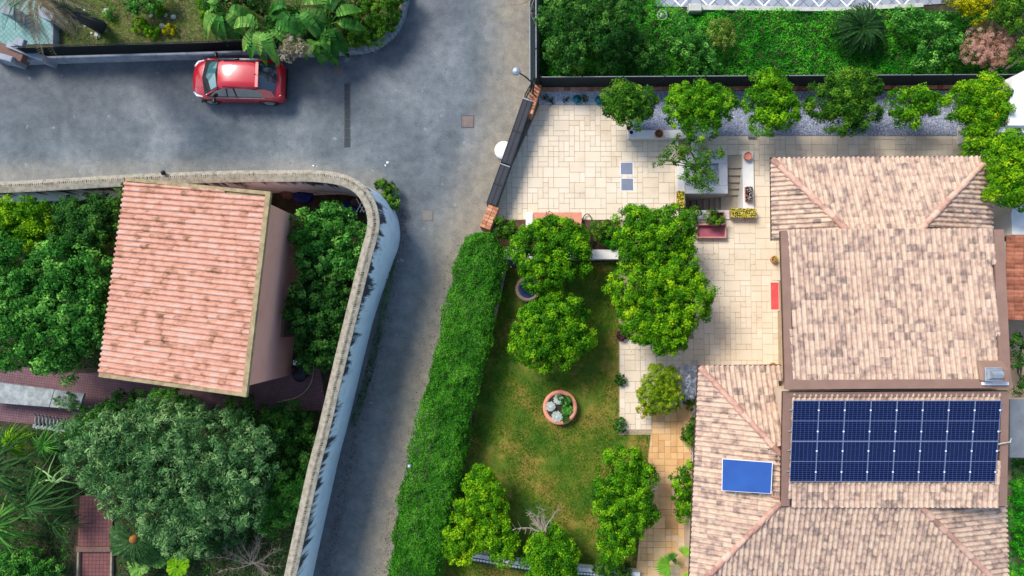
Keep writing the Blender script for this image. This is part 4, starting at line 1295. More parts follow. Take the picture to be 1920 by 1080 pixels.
# kerb and iron railing at the bottom of the lawn
bt_ = thing('lawn_end_fence', 'white kerb wall with black slanting railings at the bottom of the lawn', 'fence', P(1050, 1065, 0))
bp_ = [P(a, b, .5) for a, b in [(885, 1044), (985, 1061), (1090, 1071), (1200, 1080)]]
for i in range(3):
    p, q = bp_[i], bp_[i + 1]; t = (q - p).normalized(); s = Vector((-t.y, t.x, 0)); g = t * .006
    MB().prism([tuple(v[:2]) for v in (p + g - s * .14, q - g - s * .14, q - g + s * .14, p + g + s * .14)], 0, .5).build('wall', M['white_wall'], bt_, loc=(p.x, p.y, 0))
    for z in (.08, .55): MB().tube([p + Vector((0, .04, z)) - s * .05, q + Vector((0, .04, z)) - s * .05], .018, 5).build('rail', M['black'], bt_)
    n = int((q - p).length / .13)
    for k in range(n):
        e = p.lerp(q, (k + .5) / n) - s * .05
        MB().tube([e, e + Vector((0, 0, .62))], .012, 4).build('bar', M['black'], bt_)

# ================================================================ ROAD FITTINGS
def cover(name, label, px, w, d, m, z=.0, rim=None, rz=0, group=None):
    p = P(*px, z)
    t = thing(name, label, 'cover', p, group)
    MB().bevbox(p + Vector((0, 0, .004)), (w, d, .016), .004, rz).build('plate', m, t)
    if rim:
        r = MB()
        for sx, sy, lx, ly in ((0, 1, w + .07, .03), (0, -1, w + .07, .03), (1, 0, .03, d), (-1, 0, .03, d)):
            r.box(p + Vector((sx * (w / 2 + .02), sy * (d / 2 + .02), .003)), (lx, ly, .012))
        r.build('rim', rim, t)
    return t
cover('manhole_cover', 'square rusty brown manhole cover in the pale road near the gate', (877, 228), .5, .5, M['rust'], rim=M['cast'])
cover('manhole_cover', 'faint grey square manhole cover at the mouth of the lane', (802, 404), .42, .42, M['worn_grey'], rim=M['rust'])
cover('manhole_cover', 'small worn brown square cover just above the drain grate', (635, 131), .4, .36, M['rust'])
cover('inspection_cover', 'upper of the two grey square covers set in the terrace paving', (1175, 316), .52, .52, M['cover_grey'], z=ZP + .02, rim=M['white_metal'], group='grey covers in the terrace')
cover('inspection_cover', 'lower of the two grey square covers set in the terrace paving', (1176, 346), .52, .52, M['cover_grey'], z=ZP + .02, rim=M['white_metal'], group='grey covers in the terrace')
t = thing('drain_grate', 'long narrow dark drain grate crossing half the road', 'grate', P(651, 217, 0))
gm = MB()
for k in range(7): gm.box((-.1 + k * .033, 0, 0), (.013, .38, .02))
gm.box((0, .195, 0), (.24, .012, .022)); gm.box((0, -.195, 0), (.24, .012, .022)); gm.box((-.115, 0, 0), (.012, .4, .02)); gm.box((.115, 0, 0), (.012, .4, .02))
gm = gm.mesh('grate_bar'); gm.materials.append(M['cast'])
for k in range(7):
    p = P(650.5 + k * .35, 157, .012) + Vector((0, -.2 - k * .405, 0))
    inst('grate_section', gm, t, Matrix.Translation(p))
MB().box(P(651, 217, .004), (.25, 2.85, .006)).build('channel', M['black'], t)
for px, lab in (((591, 308), 'scrap of white paper on the road above the wall coping'), ((725, 308), 'larger scrap of white paper on the road near the bend')):
    p = P(*px, .03)
    mb = MB()
    for k in range(4):
        q = p + Vector((rnd.uniform(-.09, .09), rnd.uniform(-.1, .1), 0)); s = rnd.uniform(.03, .08)
        mb.add([q + Vector((rnd.uniform(-s, s), rnd.uniform(-s, s), rnd.uniform(-.02, .03))) for _ in range(5)], [(0, 1, 2), (0, 2, 3), (0, 3, 4), (1, 2, 4)])
    solo(mb, 'litter', M['paper'], lab, 'litter', loc=p, group='paper scraps on the road')

def leaf_litter(label, pts, w, n, z):
    C = []
    for _ in range(n):
        i = rnd.randrange(len(pts) - 1); f = rnd.random()
        p = P(pts[i][0] + (pts[i + 1][0] - pts[i][0]) * f + rnd.gauss(0, w), pts[i][1] + (pts[i + 1][1] - pts[i][1]) * f + rnd.gauss(0, w), z)
        C.append((p.x, p.y, z))
    C = np.array(C)
    leaf_obj('leaf_litter', M['litter_leaf'], None, C, rng.normal(size=(n, 3)) * .3 + [0, 0, 1], rng.uniform(.03, .07, n), .5, kind='stuff', label=label)
M['litter_leaf'] = leafmat('litter_leaf', S(50, 40, 26), S(96, 76, 44), S(140, 120, 70))
leaf_litter('dry leaves and grit drifted along the foot of the curved wall', [(752, 400), (752, 450), (735, 540), (705, 660), (672, 800), (640, 940), (612, 1075)], 7, 1500, .012)
leaf_litter('dry leaves gathered along the upper kerb', [(20, 118), (350, 108), (640, 102), (700, 98), (745, 70)], 4, 500, .012)
leaf_litter('fallen leaves scattered over the lower lane beside the hedge', [(860, 450), (800, 680), (740, 950), (715, 1080)], 9, 500, .012)
leaf_litter('fallen leaves scattered thinly across the road', [(60, 300), (400, 260), (700, 300), (860, 120), (850, 380)], 50, 260, .012)
leaf_litter('fallen leaves under the courtyard trees', [(1170, 640), (1280, 650), (1340, 540), (1310, 470)], 16, 260, ZP + .034)

# ================================================================ RED CAR
def car():
    c = P(446, 151, .7)
    loc = Vector((c.x, c.y, 0))
    t = thing('parked_car', 'glossy red compact hatchback parked nose-left beside the kerb under the big leaves', 'car', loc)
    A = math.pi + math.radians(-1.2)
    R = Matrix.Translation(loc) @ Matrix.Rotation(A, 4, 'Z')
    red = mat('car_paint', [(.46, .002, .008, 1)], rough=.28, coat=1.0, spec=.6)
    glass = mat('car_glass', [(.012, .02, .028, 1)], rough=.03, spec=1.0, coat=1)
    wind = mat('windscreen_glass', [(.05, .14, .15, 1)], rough=.04, spec=1.0, coat=1)
    dark = mat('car_trim', [S(20, 20, 24)], rough=.5)
    tyre = mat('tyre', [S(18, 18, 18)], rough=.9)
    head = mat('headlight_lens', [S(230, 236, 240)], rough=.08, coat=1)
    tail = mat('taillight_lens', [(.35, .0, .01, 1)], rough=.1, coat=1)
    def B(mb, name, m, parent=t, smooth=True):
        w = MB(); w.v = [tuple(R @ Vector(v)) for v in mb.v]; w.f = mb.f
        return w.build(name, m, parent, smooth)
    # stations: x, half width, z of deck, z shoulder
    stn = [(-2.02, .62, .62, .5), (-1.98, .74, .86, .66), (-1.85, .84, .98, .78), (-1.5, .89, 1.0, .86), (-1.1, .885, .98, .88), (-.6, .87, .97, .87), (0, .87, .97, .86), (.5, .875, .98, .85), (.95, .885, .985, .84), (1.3, .88, .96, .8), (1.55, .84, .91, .74), (1.76, .74, .84, .68), (1.9, .6, .74, .6), (1.99, .42, .62, .52), (2.03, .24, .52, .46)]
    vs, fs = [], []
    prof = lambda w, zt, zs: [(w * .9, .2), (w * .985, .3), (w * .99, zs * .62), (w, zs), (w * .97, zs + (zt - zs) * .55), (w * .86, zt - .02), (w * .55, zt + .015), (0, zt + .03)]
    for x, w, zt, zs in stn:
        p = prof(w, zt, zs)
        row = [(x, y, z) for y, z in p] + [(x, -y, z) for y, z in p[-2::-1]]
        vs += row
    n = 15
    for i in range(len(stn) - 1):
        for k in range(n - 1): fs.append((i * n + k, (i + 1) * n + k, (i + 1) * n + k + 1, i * n + k + 1))
    fs.append(tuple(range(n))); fs.append(tuple((len(stn) - 1) * n + k for k in range(n - 1, -1, -1)))
    body = B(MB().add(vs, fs), 'body', red)
    # greenhouse: roof skin and glass
    g = [(-1.72, .54, 1.05), (-1.4, .58, 1.34), (-1.12, .58, 1.47), (-.6, .6, 1.53), (-.1, .605, 1.545), (.3, .6, 1.52), (.56, .585, 1.45)]
    vs, fs = [], []
    gr = [q for q in g if q[2] > 1.4]
    for x, w, z in gr:
        for y, dz in ((-1.02, -.09), (-.9, -.015), (-.5, .012), (0, .02), (.5, .012), (.9, -.015), (1.02, -.09)): vs.append((x, y * w, z + dz))
    for i in range(len(gr) - 1):
        for k in range(6): fs.append((i * 7 + k, (i + 1) * 7 + k, (i + 1) * 7 + k + 1, i * 7 + k + 1))
    B(MB().add(vs, fs), 'roof', red)
    # side glass
    for s in (-1, 1):
        xs = [-1.35, -1.1, -.6, -.1, .35, .72, 1.1]
        top = [1.28, 1.38, 1.44, 1.455, 1.425, 1.3, 1.0]
        lo = [(x, s * .845, .985) for x in xs]; up = [(x, s * (.845 - (z - .985) * .54), z) for x, z in zip(xs, top)]
        for nm, a, b in (('side_window', 0, 3), ('side_window', 3, 6)):
            l2, u2 = lo[a:b + 1], up[a:b + 1]; q_ = len(l2)
            f = [(k, k + 1, q_ + k + 1, q_ + k) if s < 0 else (k + 1, k, q_ + k, q_ + k + 1) for k in range(q_ - 1)]
            B(MB().add(l2 + u2, f), nm, glass)
        # pillars and shoulder strip
        B(MB().tube([(1.24, s * .79, 1.0), (.85, s * .7, 1.27), (.54, s * .6, 1.44)], .035, 6), 'pillar', red)
        B(MB().tube([(-.12, s * .845, .99), (-.12, s * .6, 1.46)], .03, 6), 'pillar', dark)
        B(MB().add([(-1.2, s * .855, .97), (-1.75, s * .82, .97), (-1.66, s * .62, 1.2), (-1.42, s * .6, 1.36), (-1.1, s * .61, 1.43), (-1.28, s * .77, 1.22)], [(0, 1, 2, 3, 4, 5) if s > 0 else (5, 4, 3, 2, 1, 0)]), 'pillar', red)
        B(MB().tube([(-1.3, s * .862, .985), (-.2, s * .865, .975), (.95, s * .865, .975)], .014, 5), 'chrome_strip', M['grey_metal'])
        B(MB().tube([(-1.1, s * .56, 1.48), (-.4, s * .575, 1.54), (.3, s * .565, 1.52)], .018, 5), 'roof_rail', dark)
        # mirrors
        mm_ = MB().bevbox((.86, s * 1.0, 1.02), (.12, .22, .14), .03)
        B(mm_, 'side_mirror', dark, smooth=False)
        # lights
        B(MB().tube([(1.4, s * .8, .88), (1.66, s * .74, .83), (1.86, s * .57, .76)], [.03, .06, .035], 8), 'headlight', head)
        B(MB().tube([(-1.6, s * .83, .93), (-1.86, s * .78, .9), (-1.98, s * .66, .84)], [.03, .06, .04], 8), 'taillight', tail)
        B(MB().bevbox((.2, s * .885, .78), (.16, .03, .03), .005), 'door_handle', red, smooth=False)
        B(MB().bevbox((-.75, s * .885, .8), (.16, .03, .03), .005), 'door_handle', red, smooth=False)
        for x in (-1.28, 1.25):
            arch_ = MB().tube([(x + .4 * math.cos(q), s * .87, .33 + .39 * math.sin(q)) for q in [math.pi * k / 10 for k in range(11)]], .04, 6)
            B(arch_, 'wheel_arch', dark)
            wh = B(MB().tube([(x, s * .67, .33), (x, s * .87, .33)], .33, 24), 'wheel', tyre, smooth=False)
            B(MB().tube([(x, s * .84, .33), (x, s * .885, .33)], .21, 16), 'rim', M['grey_metal'], wh, False)
    # windscreen and rear window with dark surrounds
    def glz(pts, name, m, sh=.0):
        B(MB().add(pts, [(0, 1, 2, 3)]), name, m, smooth=False)
    B(MB().add([(1.28, -.80, 1.0), (1.28, .80, 1.0), (1.42, 0, 1.02), (.54, .59, 1.44), (.54, -.59, 1.44), (.6, 0, 1.48), (1.12, .4, 1.005), (1.12, -.4, 1.005)], [(0, 2, 5, 4), (2, 1, 3, 5)]), 'windscreen_surround', dark)
    B(MB().add([(1.19, -.68, 1.06), (1.29, 0, 1.09), (1.19, .68, 1.06), (.6, .53, 1.42), (.66, 0, 1.465), (.6, -.53, 1.42)], [(0, 1, 4, 5), (1, 2, 3, 4)]), 'windscreen', wind)
    B(MB().add([(-1.06, -.55, 1.465), (-1.08, 0, 1.5), (-1.06, .55, 1.465), (-1.72, .66, 1.06), (-1.84, 0, 1.08), (-1.72, -.66, 1.06)], [(0, 1, 4, 5), (1, 2, 3, 4)]), 'rear_window', glass)
    B(MB().bevbox((-1.12, 0, 1.5), (.14, 1.1, .03), .012), 'spoiler', red, smooth=False)
    for y in (-.35, .25): B(MB().tube([(1.34, y, 1.04), (1.12, y + .4, 1.15)], .012, 4), 'wiper', dark)
    B(MB().tube([(-1.0, 0, 1.49), (-1.14, 0, 1.62)], .012, 5), 'aerial', dark)
    B(MB().tube([(1.4, -.45, .965), (1.8, -.36, .85)], .006, 4), 'bonnet_crease', dark)
    B(MB().tube([(1.4, .45, .965), (1.8, .36, .85)], .006, 4), 'bonnet_crease', dark)
    B(MB().bevbox((2.0, 0, .36), (.1, .9, .16), .02), 'grille', dark, smooth=False)
    B(MB().bevbox((-2.0, 0, .42), (.1, 1.3, .2), .02), 'rear_bumper', dark, smooth=False)
car()

# ================================================================ TERRACE FITTINGS
white = M['white_wall']
def rectwall(name, label, cat, x0, y0, x1, y1, z0, z1, m=white, group=None):
    a, b = P(x0, y1, z1), P(x1, y0, z1)
    return solo(MB().bevbox(((a.x + b.x) / 2, (a.y + b.y) / 2, (z0 + z1) / 2), (b.x - a.x, b.y - a.y, z1 - z0), .012), name, m, label, cat, loc=((a.x + b.x) / 2, (a.y + b.y) / 2, z0), group=group)
rectwall('retaining_wall', 'white bed wall running under the first round trees with a terracotta pot on it', 'wall', 1178, 244, 1340, 259, 0, .34)
rectwall('retaining_wall', 'short white wall stub below the second round tree', 'wall', 1299, 258, 1309, 300, 0, .34)
rectwall('retaining_wall', 'white bed wall behind the lawn trees with a shadowed foot', 'wall', 938, 468, 1160, 486, -.1, .5)
rectwall('retaining_wall', 'white wall cap at the terrace edge left of the stairwell', 'wall', 1271, 300, 1284, 392, -2, .32)
rectwall('retaining_wall', 'long white wall cap on the right of the descending steps', 'wall', 1394, 284, 1413, 400, -2, .16)
rectwall('retaining_wall', 'white wall cap below the dark lower steps', 'wall', 1284, 394, 1393, 411, -2, .16)
rectwall('retaining_wall', 'small white corner wall at the right end of the gravel bed', 'wall', 1806, 236, 1822, 266, 0, .5)
rectwall('path_curb', 'small grey square block at the bottom edge of the gravel bed', 'kerb', 1404, 246, 1418, 258, 0, .2, M['grey_stone'])
# stairs: down southwards then west under the planter
stw = thing('stairwell', 'stone steps going down beside the planter and turning into shadow', 'stairs', P(1379, 340, 0))
ys = [300, 314, 328, 341, 353, 365]
for k in range(5):
    z = ZP - .12 * k
    a, b = P(1364, ys[k + 1], z), P(1394, ys[k], .16)
    b.y = P(1394, ys[k], z).y
    x0 = P(1362, 340, 0).x
    if not k: z -= .012; a, b = P(1364, ys[1], z), P(1394, 288, .16)
    MB().bevbox(((x0 + b.x) / 2, (a.y + b.y) / 2, z - .12), (b.x - x0, b.y - a.y + .05, .24), .01).build('step', M['step'], stw)
zl_ = ZP - .12 * 5
a, b = P(1352, 396, zl_), P(1396, 364, .16)
b.y = P(1396, 364, zl_).y
MB().bevbox(((a.x + b.x) / 2, (a.y + b.y) / 2, zl_ - .1), (b.x - a.x, b.y - a.y + .1, .2), .01).build('landing', M['step'], stw)
xs_ = [1353, 1343, 1332, 1320, 1309, 1297, 1284]
for k in range(6):
    z = zl_ - .17 * (k + 1)
    a, b = P(xs_[k + 1], 400, z), P(xs_[k], 360, z)
    MB().bevbox(((a.x + b.x) / 2, (a.y + b.y) / 2, z - .12), (b.x - a.x + .04, b.y - a.y, .24), .01).build('step', M['step'], stw)
MB().box(P(1340, 345, -2.4), (4, 3.6, .2)).build('floor_slab', M['step'], stw)
# raised planter with gravel
pl = thing('raised_planter', 'square grey-coped raised planter with gravel beside the steps', 'planter', P(1320, 325, 0))
zt = .3
a, b = P(1285, 363, zt), P(1364, 290, zt); c, d = P(1302, 348, zt), P(1348, 306, zt)
pm = mat('planter_coping', [S(176, 178, 180), S(206, 208, 210)], 2, detail=8, bump=.1)
for (x0, y0, x1, y1) in ((a.x, a.y, b.x, c.y), (a.x, d.y, b.x, b.y), (a.x, c.y + .004, c.x, d.y - .004), (d.x, c.y + .004, b.x, d.y - .004)):
    MB().bevbox(((x0 + x1) / 2, (y0 + y1) / 2, (zt - 2) / 2), (x1 - x0 - .004, y1 - y0, zt + 2), .012).build('coping', pm, pl)
MB().box(((c.x + d.x) / 2, (c.y + d.y) / 2, .08), (d.x - c.x, d.y - c.y, .08)).build('gravel_bed', M['gravel'], pl)
pebbles('gravel', [(1304, 308), (1350, 308), (1350, 350), (1304, 350)], 700, .12, M['white_gravel'], 'pale gravel filling the raised planter')
# pots
def pot(label, px, r, z, h, m, soil='soil', rim=.03, group=None, lip=None):
    p = P(px[0], px[1], z + h); b = Vector((p.x, p.y, z))
    t = thing('plant_pot', label, 'pot', b, group)
    MB().lathe(b, [(r * .7, 0), (r * .95, h * .75), (r, h * .76), (r, h), (r - rim, h), (r - rim, h - .05)], 28).build('pot', m, t, True)
    MB().lathe(b, [(0, h - .06), (r - rim, h - .06)], 20).build('soil', M[soil], t)
    return t, b
pot('round terracotta pot of brown earth on the white wall under the trees', (1236, 250), .2, .34, .25, M['terracotta'], 'soil')
pot('pale terracotta pot standing on the top end of the stair wall', (1403, 292), .18, .16, .25, M['terracotta'], 'terracotta')
pot('upper of two tiny dark pots at the wall end by the first round tree', (1179, 240), .09, .34, .12, M['black'], 'dark_soil', .015)
pot('lower of two tiny dark pots at the wall end by the first round tree', (1184, 248), .075, .34, .12, M['black'], 'dark_soil', .015)
bp0, bb = pot('large round pink-rimmed planter of white and green succulents on the lawn', (1050, 764), .74, .02, .42, M['terracotta'], 'dark_soil', .17)
# basin
p = P(990, 542, .55)
t = thing('stone_basin', 'round stone basin of dark water between the two lawn trees', 'basin', (p.x, p.y, .02))
MB().lathe((p.x, p.y, .02), [(.35, 0), (.3, .2), (.5, .45), (.55, .55), (.43, .55), (.38, .48)], 28).build('bowl', M['rust'], t, True)
MB().lathe((p.x, p.y, .02), [(0, .49), (.42, .49)], 28).build('water', M['water'], t)
MB().tube([(p.x - .1, p.y + .02, .5), (p.x + .3, p.y - .12, .62)], .012, 5).build('stick', M['black'], t)
# rectangular trough
def trough(label, x0, y0, x1, y1, z, h, m, rimm, wall=.06, name='trough', cat='planter'):
    a, b = P(x0, y1, z + h), P(x1, y0, z + h)
    cx, cy, w, d = (a.x + b.x) / 2, (a.y + b.y) / 2, b.x - a.x, b.y - a.y
    t = thing(name, label, cat, (cx, cy, z))
    rr = MB()
    for ox, oy, sx, sy in ((0, d / 2 - wall / 2, w, wall), (0, -d / 2 + wall / 2, w, wall), (-w / 2 + wall / 2, 0, wall, d - 2 * wall), (w / 2 - wall / 2, 0, wall, d - 2 * wall)):
        rr.bevbox((cx + ox, cy + oy, z + h / 2), (sx, sy, h), .01)
    rr.build('rim', rimm, t)
    MB().box((cx, cy, z + .06), (w - 2 * wall, d - 2 * wall, .04)).build('bottom', m, t)
    return t
trough('empty maroon rectangular trough with a pink rim on the courtyard paving', 1306, 420, 1362, 446, ZP + .03, .3, M['trough'], M['trough_rim'], .05)
trough('small brick-red planter box holding earth beside the flowering box', 1333, 397, 1359, 412, .18, .2, M['soil'], M['brick'], .04)
# salmon bench slab
t = thing('bench', 'salmon clay topped bench half hidden by the lawn tree', 'bench', P(1040, 410, 0))
a, b = P(1000, 427, .5), P(1091, 398, .5)
n = 5
for k in range(n):
    w = (b.x - a.x) / n
    MB().bevbox((a.x + (k + .5) * w, (a.y + b.y) / 2, .46), (w - .01, b.y - a.y, .06), .008).build('seat_tile', M['terracotta'], t)
for x in (a.x + .15, b.x - .15): MB().bevbox((x, (a.y + b.y) / 2, .24), (.12, b.y - a.y - .1, .38), .01).build('leg', white, t)
a2 = P(986, 427, .5); b2 = P(999, 398, .5)
MB().bevbox(((a2.x + b2.x) / 2, (a2.y + b2.y) / 2, .25), (b2.x - a2.x, b2.y - a2.y, .5), .01).build('end_block', white, t)
# red mats along the villa
p = P(1452, 555, ZP + .03)
t = thing('doormat', 'red doormat with a pale border beside the villa door', 'mat', p)
MB().bevbox(p + Vector((0, 0, .008)), (.42, 1.3, .016), .004).build('border', M['slab'], t)
MB().bevbox(p + Vector((0.01, 0, .02)), (.34, 1.18, .012), .003).build('centre', M['red_mat'], t)
for px, lab in (((1452, 486), 'small round yellow-brown pot plant near the top of the villa wall'), ((1450, 686), 'small round brown pot at the corner of the low tiled roof')):
    p = P(px[0], px[1], .35)
    tt, bb2 = pot(lab, px, .15, ZP, .25, M['terracotta'], 'dark_soil')
    C = np.array(bb2) + np.array([0, 0, .32]) + rng.normal(0, .07, (160, 3)); leaf_obj('foliage', M['yellow_flower'], tt, C, rng.normal(size=(160, 3)) + [0, 0, 1], .05)
# flower boxes
def flowerbox(label, x0, y0, x1, y1, z, leafm, flm, nf=240, nl=240):
    t = trough(label, x0, y0, x1, y1, z, .18, M['soil'], M['terracotta'], .025, 'flower_box', 'flower box')
    a, b = P(x0, y1, z + .25), P(x1, y0, z + .25)
    for m, n, s, dz in ((leafm, nl, .06, 0), (flm, nf, .055, .07)):
        C = np.stack([rng.uniform(a.x, b.x, n), rng.uniform(a.y, b.y, n), z + .2 + dz + rng.uniform(0, .1, n)], 1)
        leaf_obj('flowers' if m is flm else 'foliage', m, t, C, rng.normal(size=(n, 3)) * .6 + [0, 0, 1], s, .8)
flowerbox('narrow box of yellow flowers on the terrace edge by the stairwell', 1270, 358, 1283, 390, .32, M['citrus_deep'], M['yellow_flower'])
flowerbox('long box of pale yellow flowers at the foot of the stair wall', 1370, 391, 1417, 408, .18, M['citrus_deep'], M['yellow_flower'], 420, 420)
flowerbox('box of dark leaves and white flowers on the stair wall', 1399, 350, 1411, 376, .18, M['maroon_leaf'], M['white_leaf'], 60, 200)
bush('potted_shrub', 'green bush spilling over the wall below the lower steps', 'shrub', [(1303, 403, 13), (1288, 400, 9)], .5, 'citrus_deep', ground=.17)
bush('potted_shrub', 'leafy bush growing from the brick-red planter box', 'shrub', [(1334, 408, 13), (1344, 415, 10)], .6, 'citrus_deep', ground=.2)
# hoses
mb = MB(); pts = []
for k in range(26):
    a = 2 * math.pi * k / 25; pts.append(P(1101 + 9 * math.cos(a) , 418 + 17 * math.sin(a), .2))
pts += [P(1112, 440, .2), P(1116, 455, .22), P(1108, 464, .24), P(1096, 464, .3)]
solo(mb.tube(pts, .02, 6), 'garden_hose', M['dark_hose'], 'dark green hose looped at the end of the salmon bench', 'hose', loc=pts[0])
pts = [P(a, b, .11) for a, b in [(588, 684), (587, 700), (583, 718), (572, 734), (556, 745), (538, 750), (520, 754)]]
solo(MB().tube(catmull(pts, 4), .022, 6), 'garden_hose', M['hose'], 'pale hose curving over the purple tiles beside the cottage', 'hose', loc=pts[0])
p = P(562, 702, .7)
t = thing('dustbin', 'black round bin at the corner of the cottage', 'bin', (p.x, p.y, .07))
MB().lathe((p.x, p.y, .07), [(.22, 0), (.3, .6), (.32, .62), (.26, .68), (0, .7)], 22).build('barrel', M['black'], t, True)
MB().box((p.x, p.y, .79), (.2, .05, .04)).build('handle', M['black'], t)
p = P(556, 680, 1.0)
t = thing('meter_box', 'small white box mounted beside the black bin', 'box', (p.x, p.y, .07))
MB().bevbox((p.x, p.y, .9), (.28, .2, .3), .02).build('box', M['white_metal'], t); MB().tube([(p.x, p.y, .07), (p.x, p.y, .8)], .03, 6).build('post', M['grey_metal'], t)
# balustrade bench in the west garden
t = thing('balustrade_planter', 'mossy grey stone slab planter on a row of balusters in the west garden', 'planter', P(80, 745, 0))
a, b, c, d = P(-40, 712, 1.0), P(158, 738, 1.0), P(148, 768, 1.0), P(-50, 752, 1.0)
mid1, mid2 = a.lerp(b, .72), d.lerp(c, .72)
for q in ((a, mid1, mid2, d), (mid1, b, c, mid2)):
    cc = sum(q, Vector()) / 4
    MB().prism([tuple((cc + (v - cc) * .985)[:2]) for v in q], .84, 1.0, True).build('slab', M['grey_stone'], t, loc=cc)
prof = [(.05, 0), (.05, .06), (.03, .1), (.06, .3), (.065, .4), (.03, .62), (.03, .68), (.05, .72), (.05, .78)]
bal = MB().lathe((0, 0, 0), prof, 10).mesh('baluster', smooth=True); bal.materials.append(M['grey_stone'])
for k in range(9):
    q = P(68 + k * 6.9, 797 + k * 1.0, .1); q2 = P(67 + k * 6.9, 768 + k * 1.0, .84)
    dv = (q2 - q); inst('baluster', bal, t, Matrix.Translation(q) @ dv.to_track_quat('Z', 'Y').to_matrix().to_4x4())
MB().bevbox(P(96, 803, .08), (1.6, .2, .1), .02, -.1).build('base', M['grey_stone'], t)
C, N, T = crown([(tuple(P(124, 752, 1.05)), (.5, .3, .12)), (tuple(P(140, 760, 1.05)), (.3, .24, .1))], .05, .8, .1)
leaf_obj('moss', M['dark_green'], t, C, N, .05, .5, T + .2)
# junk by the wall
jt = [('plank', 'long pale plank nearest the curved wall, upper of two', (600, 351), (668, 350), .06), ('plank', 'long pale plank below the first one near the curved wall', (588, 363), (672, 361), .08), ('plank', 'thin wooden batten lying among the dark clutter', (550, 355), (600, 363), .03)]
for nm, lab, a, b, w in jt:
    a, b = P(*a, .8), P(*b, .8); u = b - a
    solo(MB().bevbox((a + b) / 2, (u.length, w * 1.6, .05), .006, math.atan2(u.y, u.x)), nm, M['plank'], lab, 'plank', loc=a, group='planks stored behind the wall')
for k, (px, r, m, lab) in enumerate((((565, 367), .36, 'blue_tarp', 'crumpled dark blue tarpaulin by the cottage wall'), ((650, 392), .4, 'blue_tarp', 'dark blue crumpled sheet under the curve of the wall'), ((535, 358), .3, 'wood', 'rusty brown heap beside the blue tarpaulin'), ((664, 378), .2, 'wood', 'small brown heap beside the white lattice'))):
    q = P(*px, .4); mb = MB(); vs = []
    for j in range(5):
        for i in range(9):
            an = i / 9 * 6.283; rr = r * (1 - j / 5) * rnd.uniform(.75, 1.2)
            vs.append((q.x + rr * math.cos(an) * 1.3, q.y + rr * math.sin(an), .06 + .5 * (j / 4) ** .7 * rnd.uniform(.8, 1.1)))
    fs = [(j * 9 + i, j * 9 + (i + 1) % 9, (j + 1) * 9 + (i + 1) % 9, (j + 1) * 9 + i) for j in range(4) for i in range(9)] + [tuple(36 + i for i in range(9))]
    solo(mb.add(vs, fs), 'tarpaulin' if m == 'blue_tarp' else 'debris_heap', M[m], lab, 'tarpaulin' if m == 'blue_tarp' else 'heap', loc=q)
t = thing('lattice_panel', 'white diamond lattice leaning under the curved wall coping', 'lattice', P(680, 390, 0))
for k in range(4):
    for s in (-1, 1):
        a = P(668 + k * 7, 372 if s > 0 else 398, 1.0); b = P(668 + k * 7 + 14, 398 if s > 0 else 372, 1.0)
        MB().tube([a, b], .022, 4).build('slat', M['white_metal'], t)
# front garden fixtures
t = thing('driveway_gatepost', 'pale blue angled gate pier at the left of the front garden', 'pier', P(60, 95, 0))
a, b = P(12, 82, .9), P(82, 109, .9)
u = (b - a).normalized(); MB().bevbox((a + b) / 2 - Vector((0, 0, .45)), ((b - a).length, .28, .9), .02, math.atan2(u.y, u.x)).build('wall', M['kerb'], t)
MB().bevbox(P(38, 80, 1.0), (.42, .34, .2), .03, -.3).build('cap', M['kerb'], t)
t = thing('driveway_ramp', 'dark brown sliding gate lying between two pale blue piers', 'gate', P(20, 98, 0))
a, b = P(-20, 84, .5), P(50, 110, .5); MB().bevbox((a + b) / 2, ((b - a).length, .5, .5), .02, math.atan2((b - a).y, (b - a).x)).build('panel', M['wood'], t)
a, b = P(-30, 96, .9), P(22, 111, .9)
solo(MB().bevbox((a + b) / 2 - Vector((0, 0, .45)), ((b - a).length, .26, .9), .02, math.atan2((b - a).y, (b - a).x)), 'gate_pier', M['kerb'], 'pale blue gate pier cut by the left edge of the picture', 'pier', loc=a)
for k, (x0, y0, x1, y1, rz, lab) in enumerate(((76, 10, 104, 36, -.45, 'white blue-grey block at the corner of the green tiled terrace'), (6, 12, 28, 28, -.2, 'white blue-grey block at the far left of the green tiled terrace'))):
    c = P((x0 + x1) / 2, (y0 + y1) / 2, 1.0)
    t = thing('terrace_pillar', lab, 'pillar', (c.x, c.y, .1))
    MB().bevbox(c - Vector((0, 0, .45)), ((x1 - x0) / 43, (y1 - y0) / 43, .9), .02, rz).build('pillar', M['kerb'], t)
    MB().bevbox(c + Vector((0, 0, .04)), ((x1 - x0) / 40, (y1 - y0) / 40, .08), .02, rz).build('cap', M['kerb'], t)
a, b = P(98, 84, .5), P(99, 38, .5)
solo(MB().bevbox((a + b) / 2 - Vector((0, 0, .2)), (.14, (b - a).length, .5), .02), 'terrace_kerb', M['kerb'], 'grey kerb closing the right side of the green tiled terrace', 'kerb', loc=a)
stones = [(183, 66, .17, 'largest pale stone on the dry ground near the railing'), (172, 62, .08, 'small pale stone just left of the largest stone'), (197, 57, .1, 'pale stone above and right of the largest stone'), (198, 50, .07, 'tiny pale stone at the foot of the leaning trunk'),
    (198, 20, .13, 'pale stone beside the small bright bush near the trunk'), (201, 28, .09, 'lower pale stone of the pair beside the small bright bush'), (157, 20, .07, 'tiny pale stone just above the leaning trunk'), (154, 40, .07, 'small pale stone under the leaning trunk'),
    (160, 48, .08, 'lower small pale stone under the leaning trunk'), (310, 28, .1, 'pale stone at the top right of the dry bed'), (325, 32, .12, 'pale stone right of the yellow-green plants'), (303, 48, .13, 'long pale stone in the middle of the dry bed'),
    (322, 58, .11, 'pale stone nearest the railing on the right'), (283, 30, .1, 'pale stone between the two yellow-green plants')]
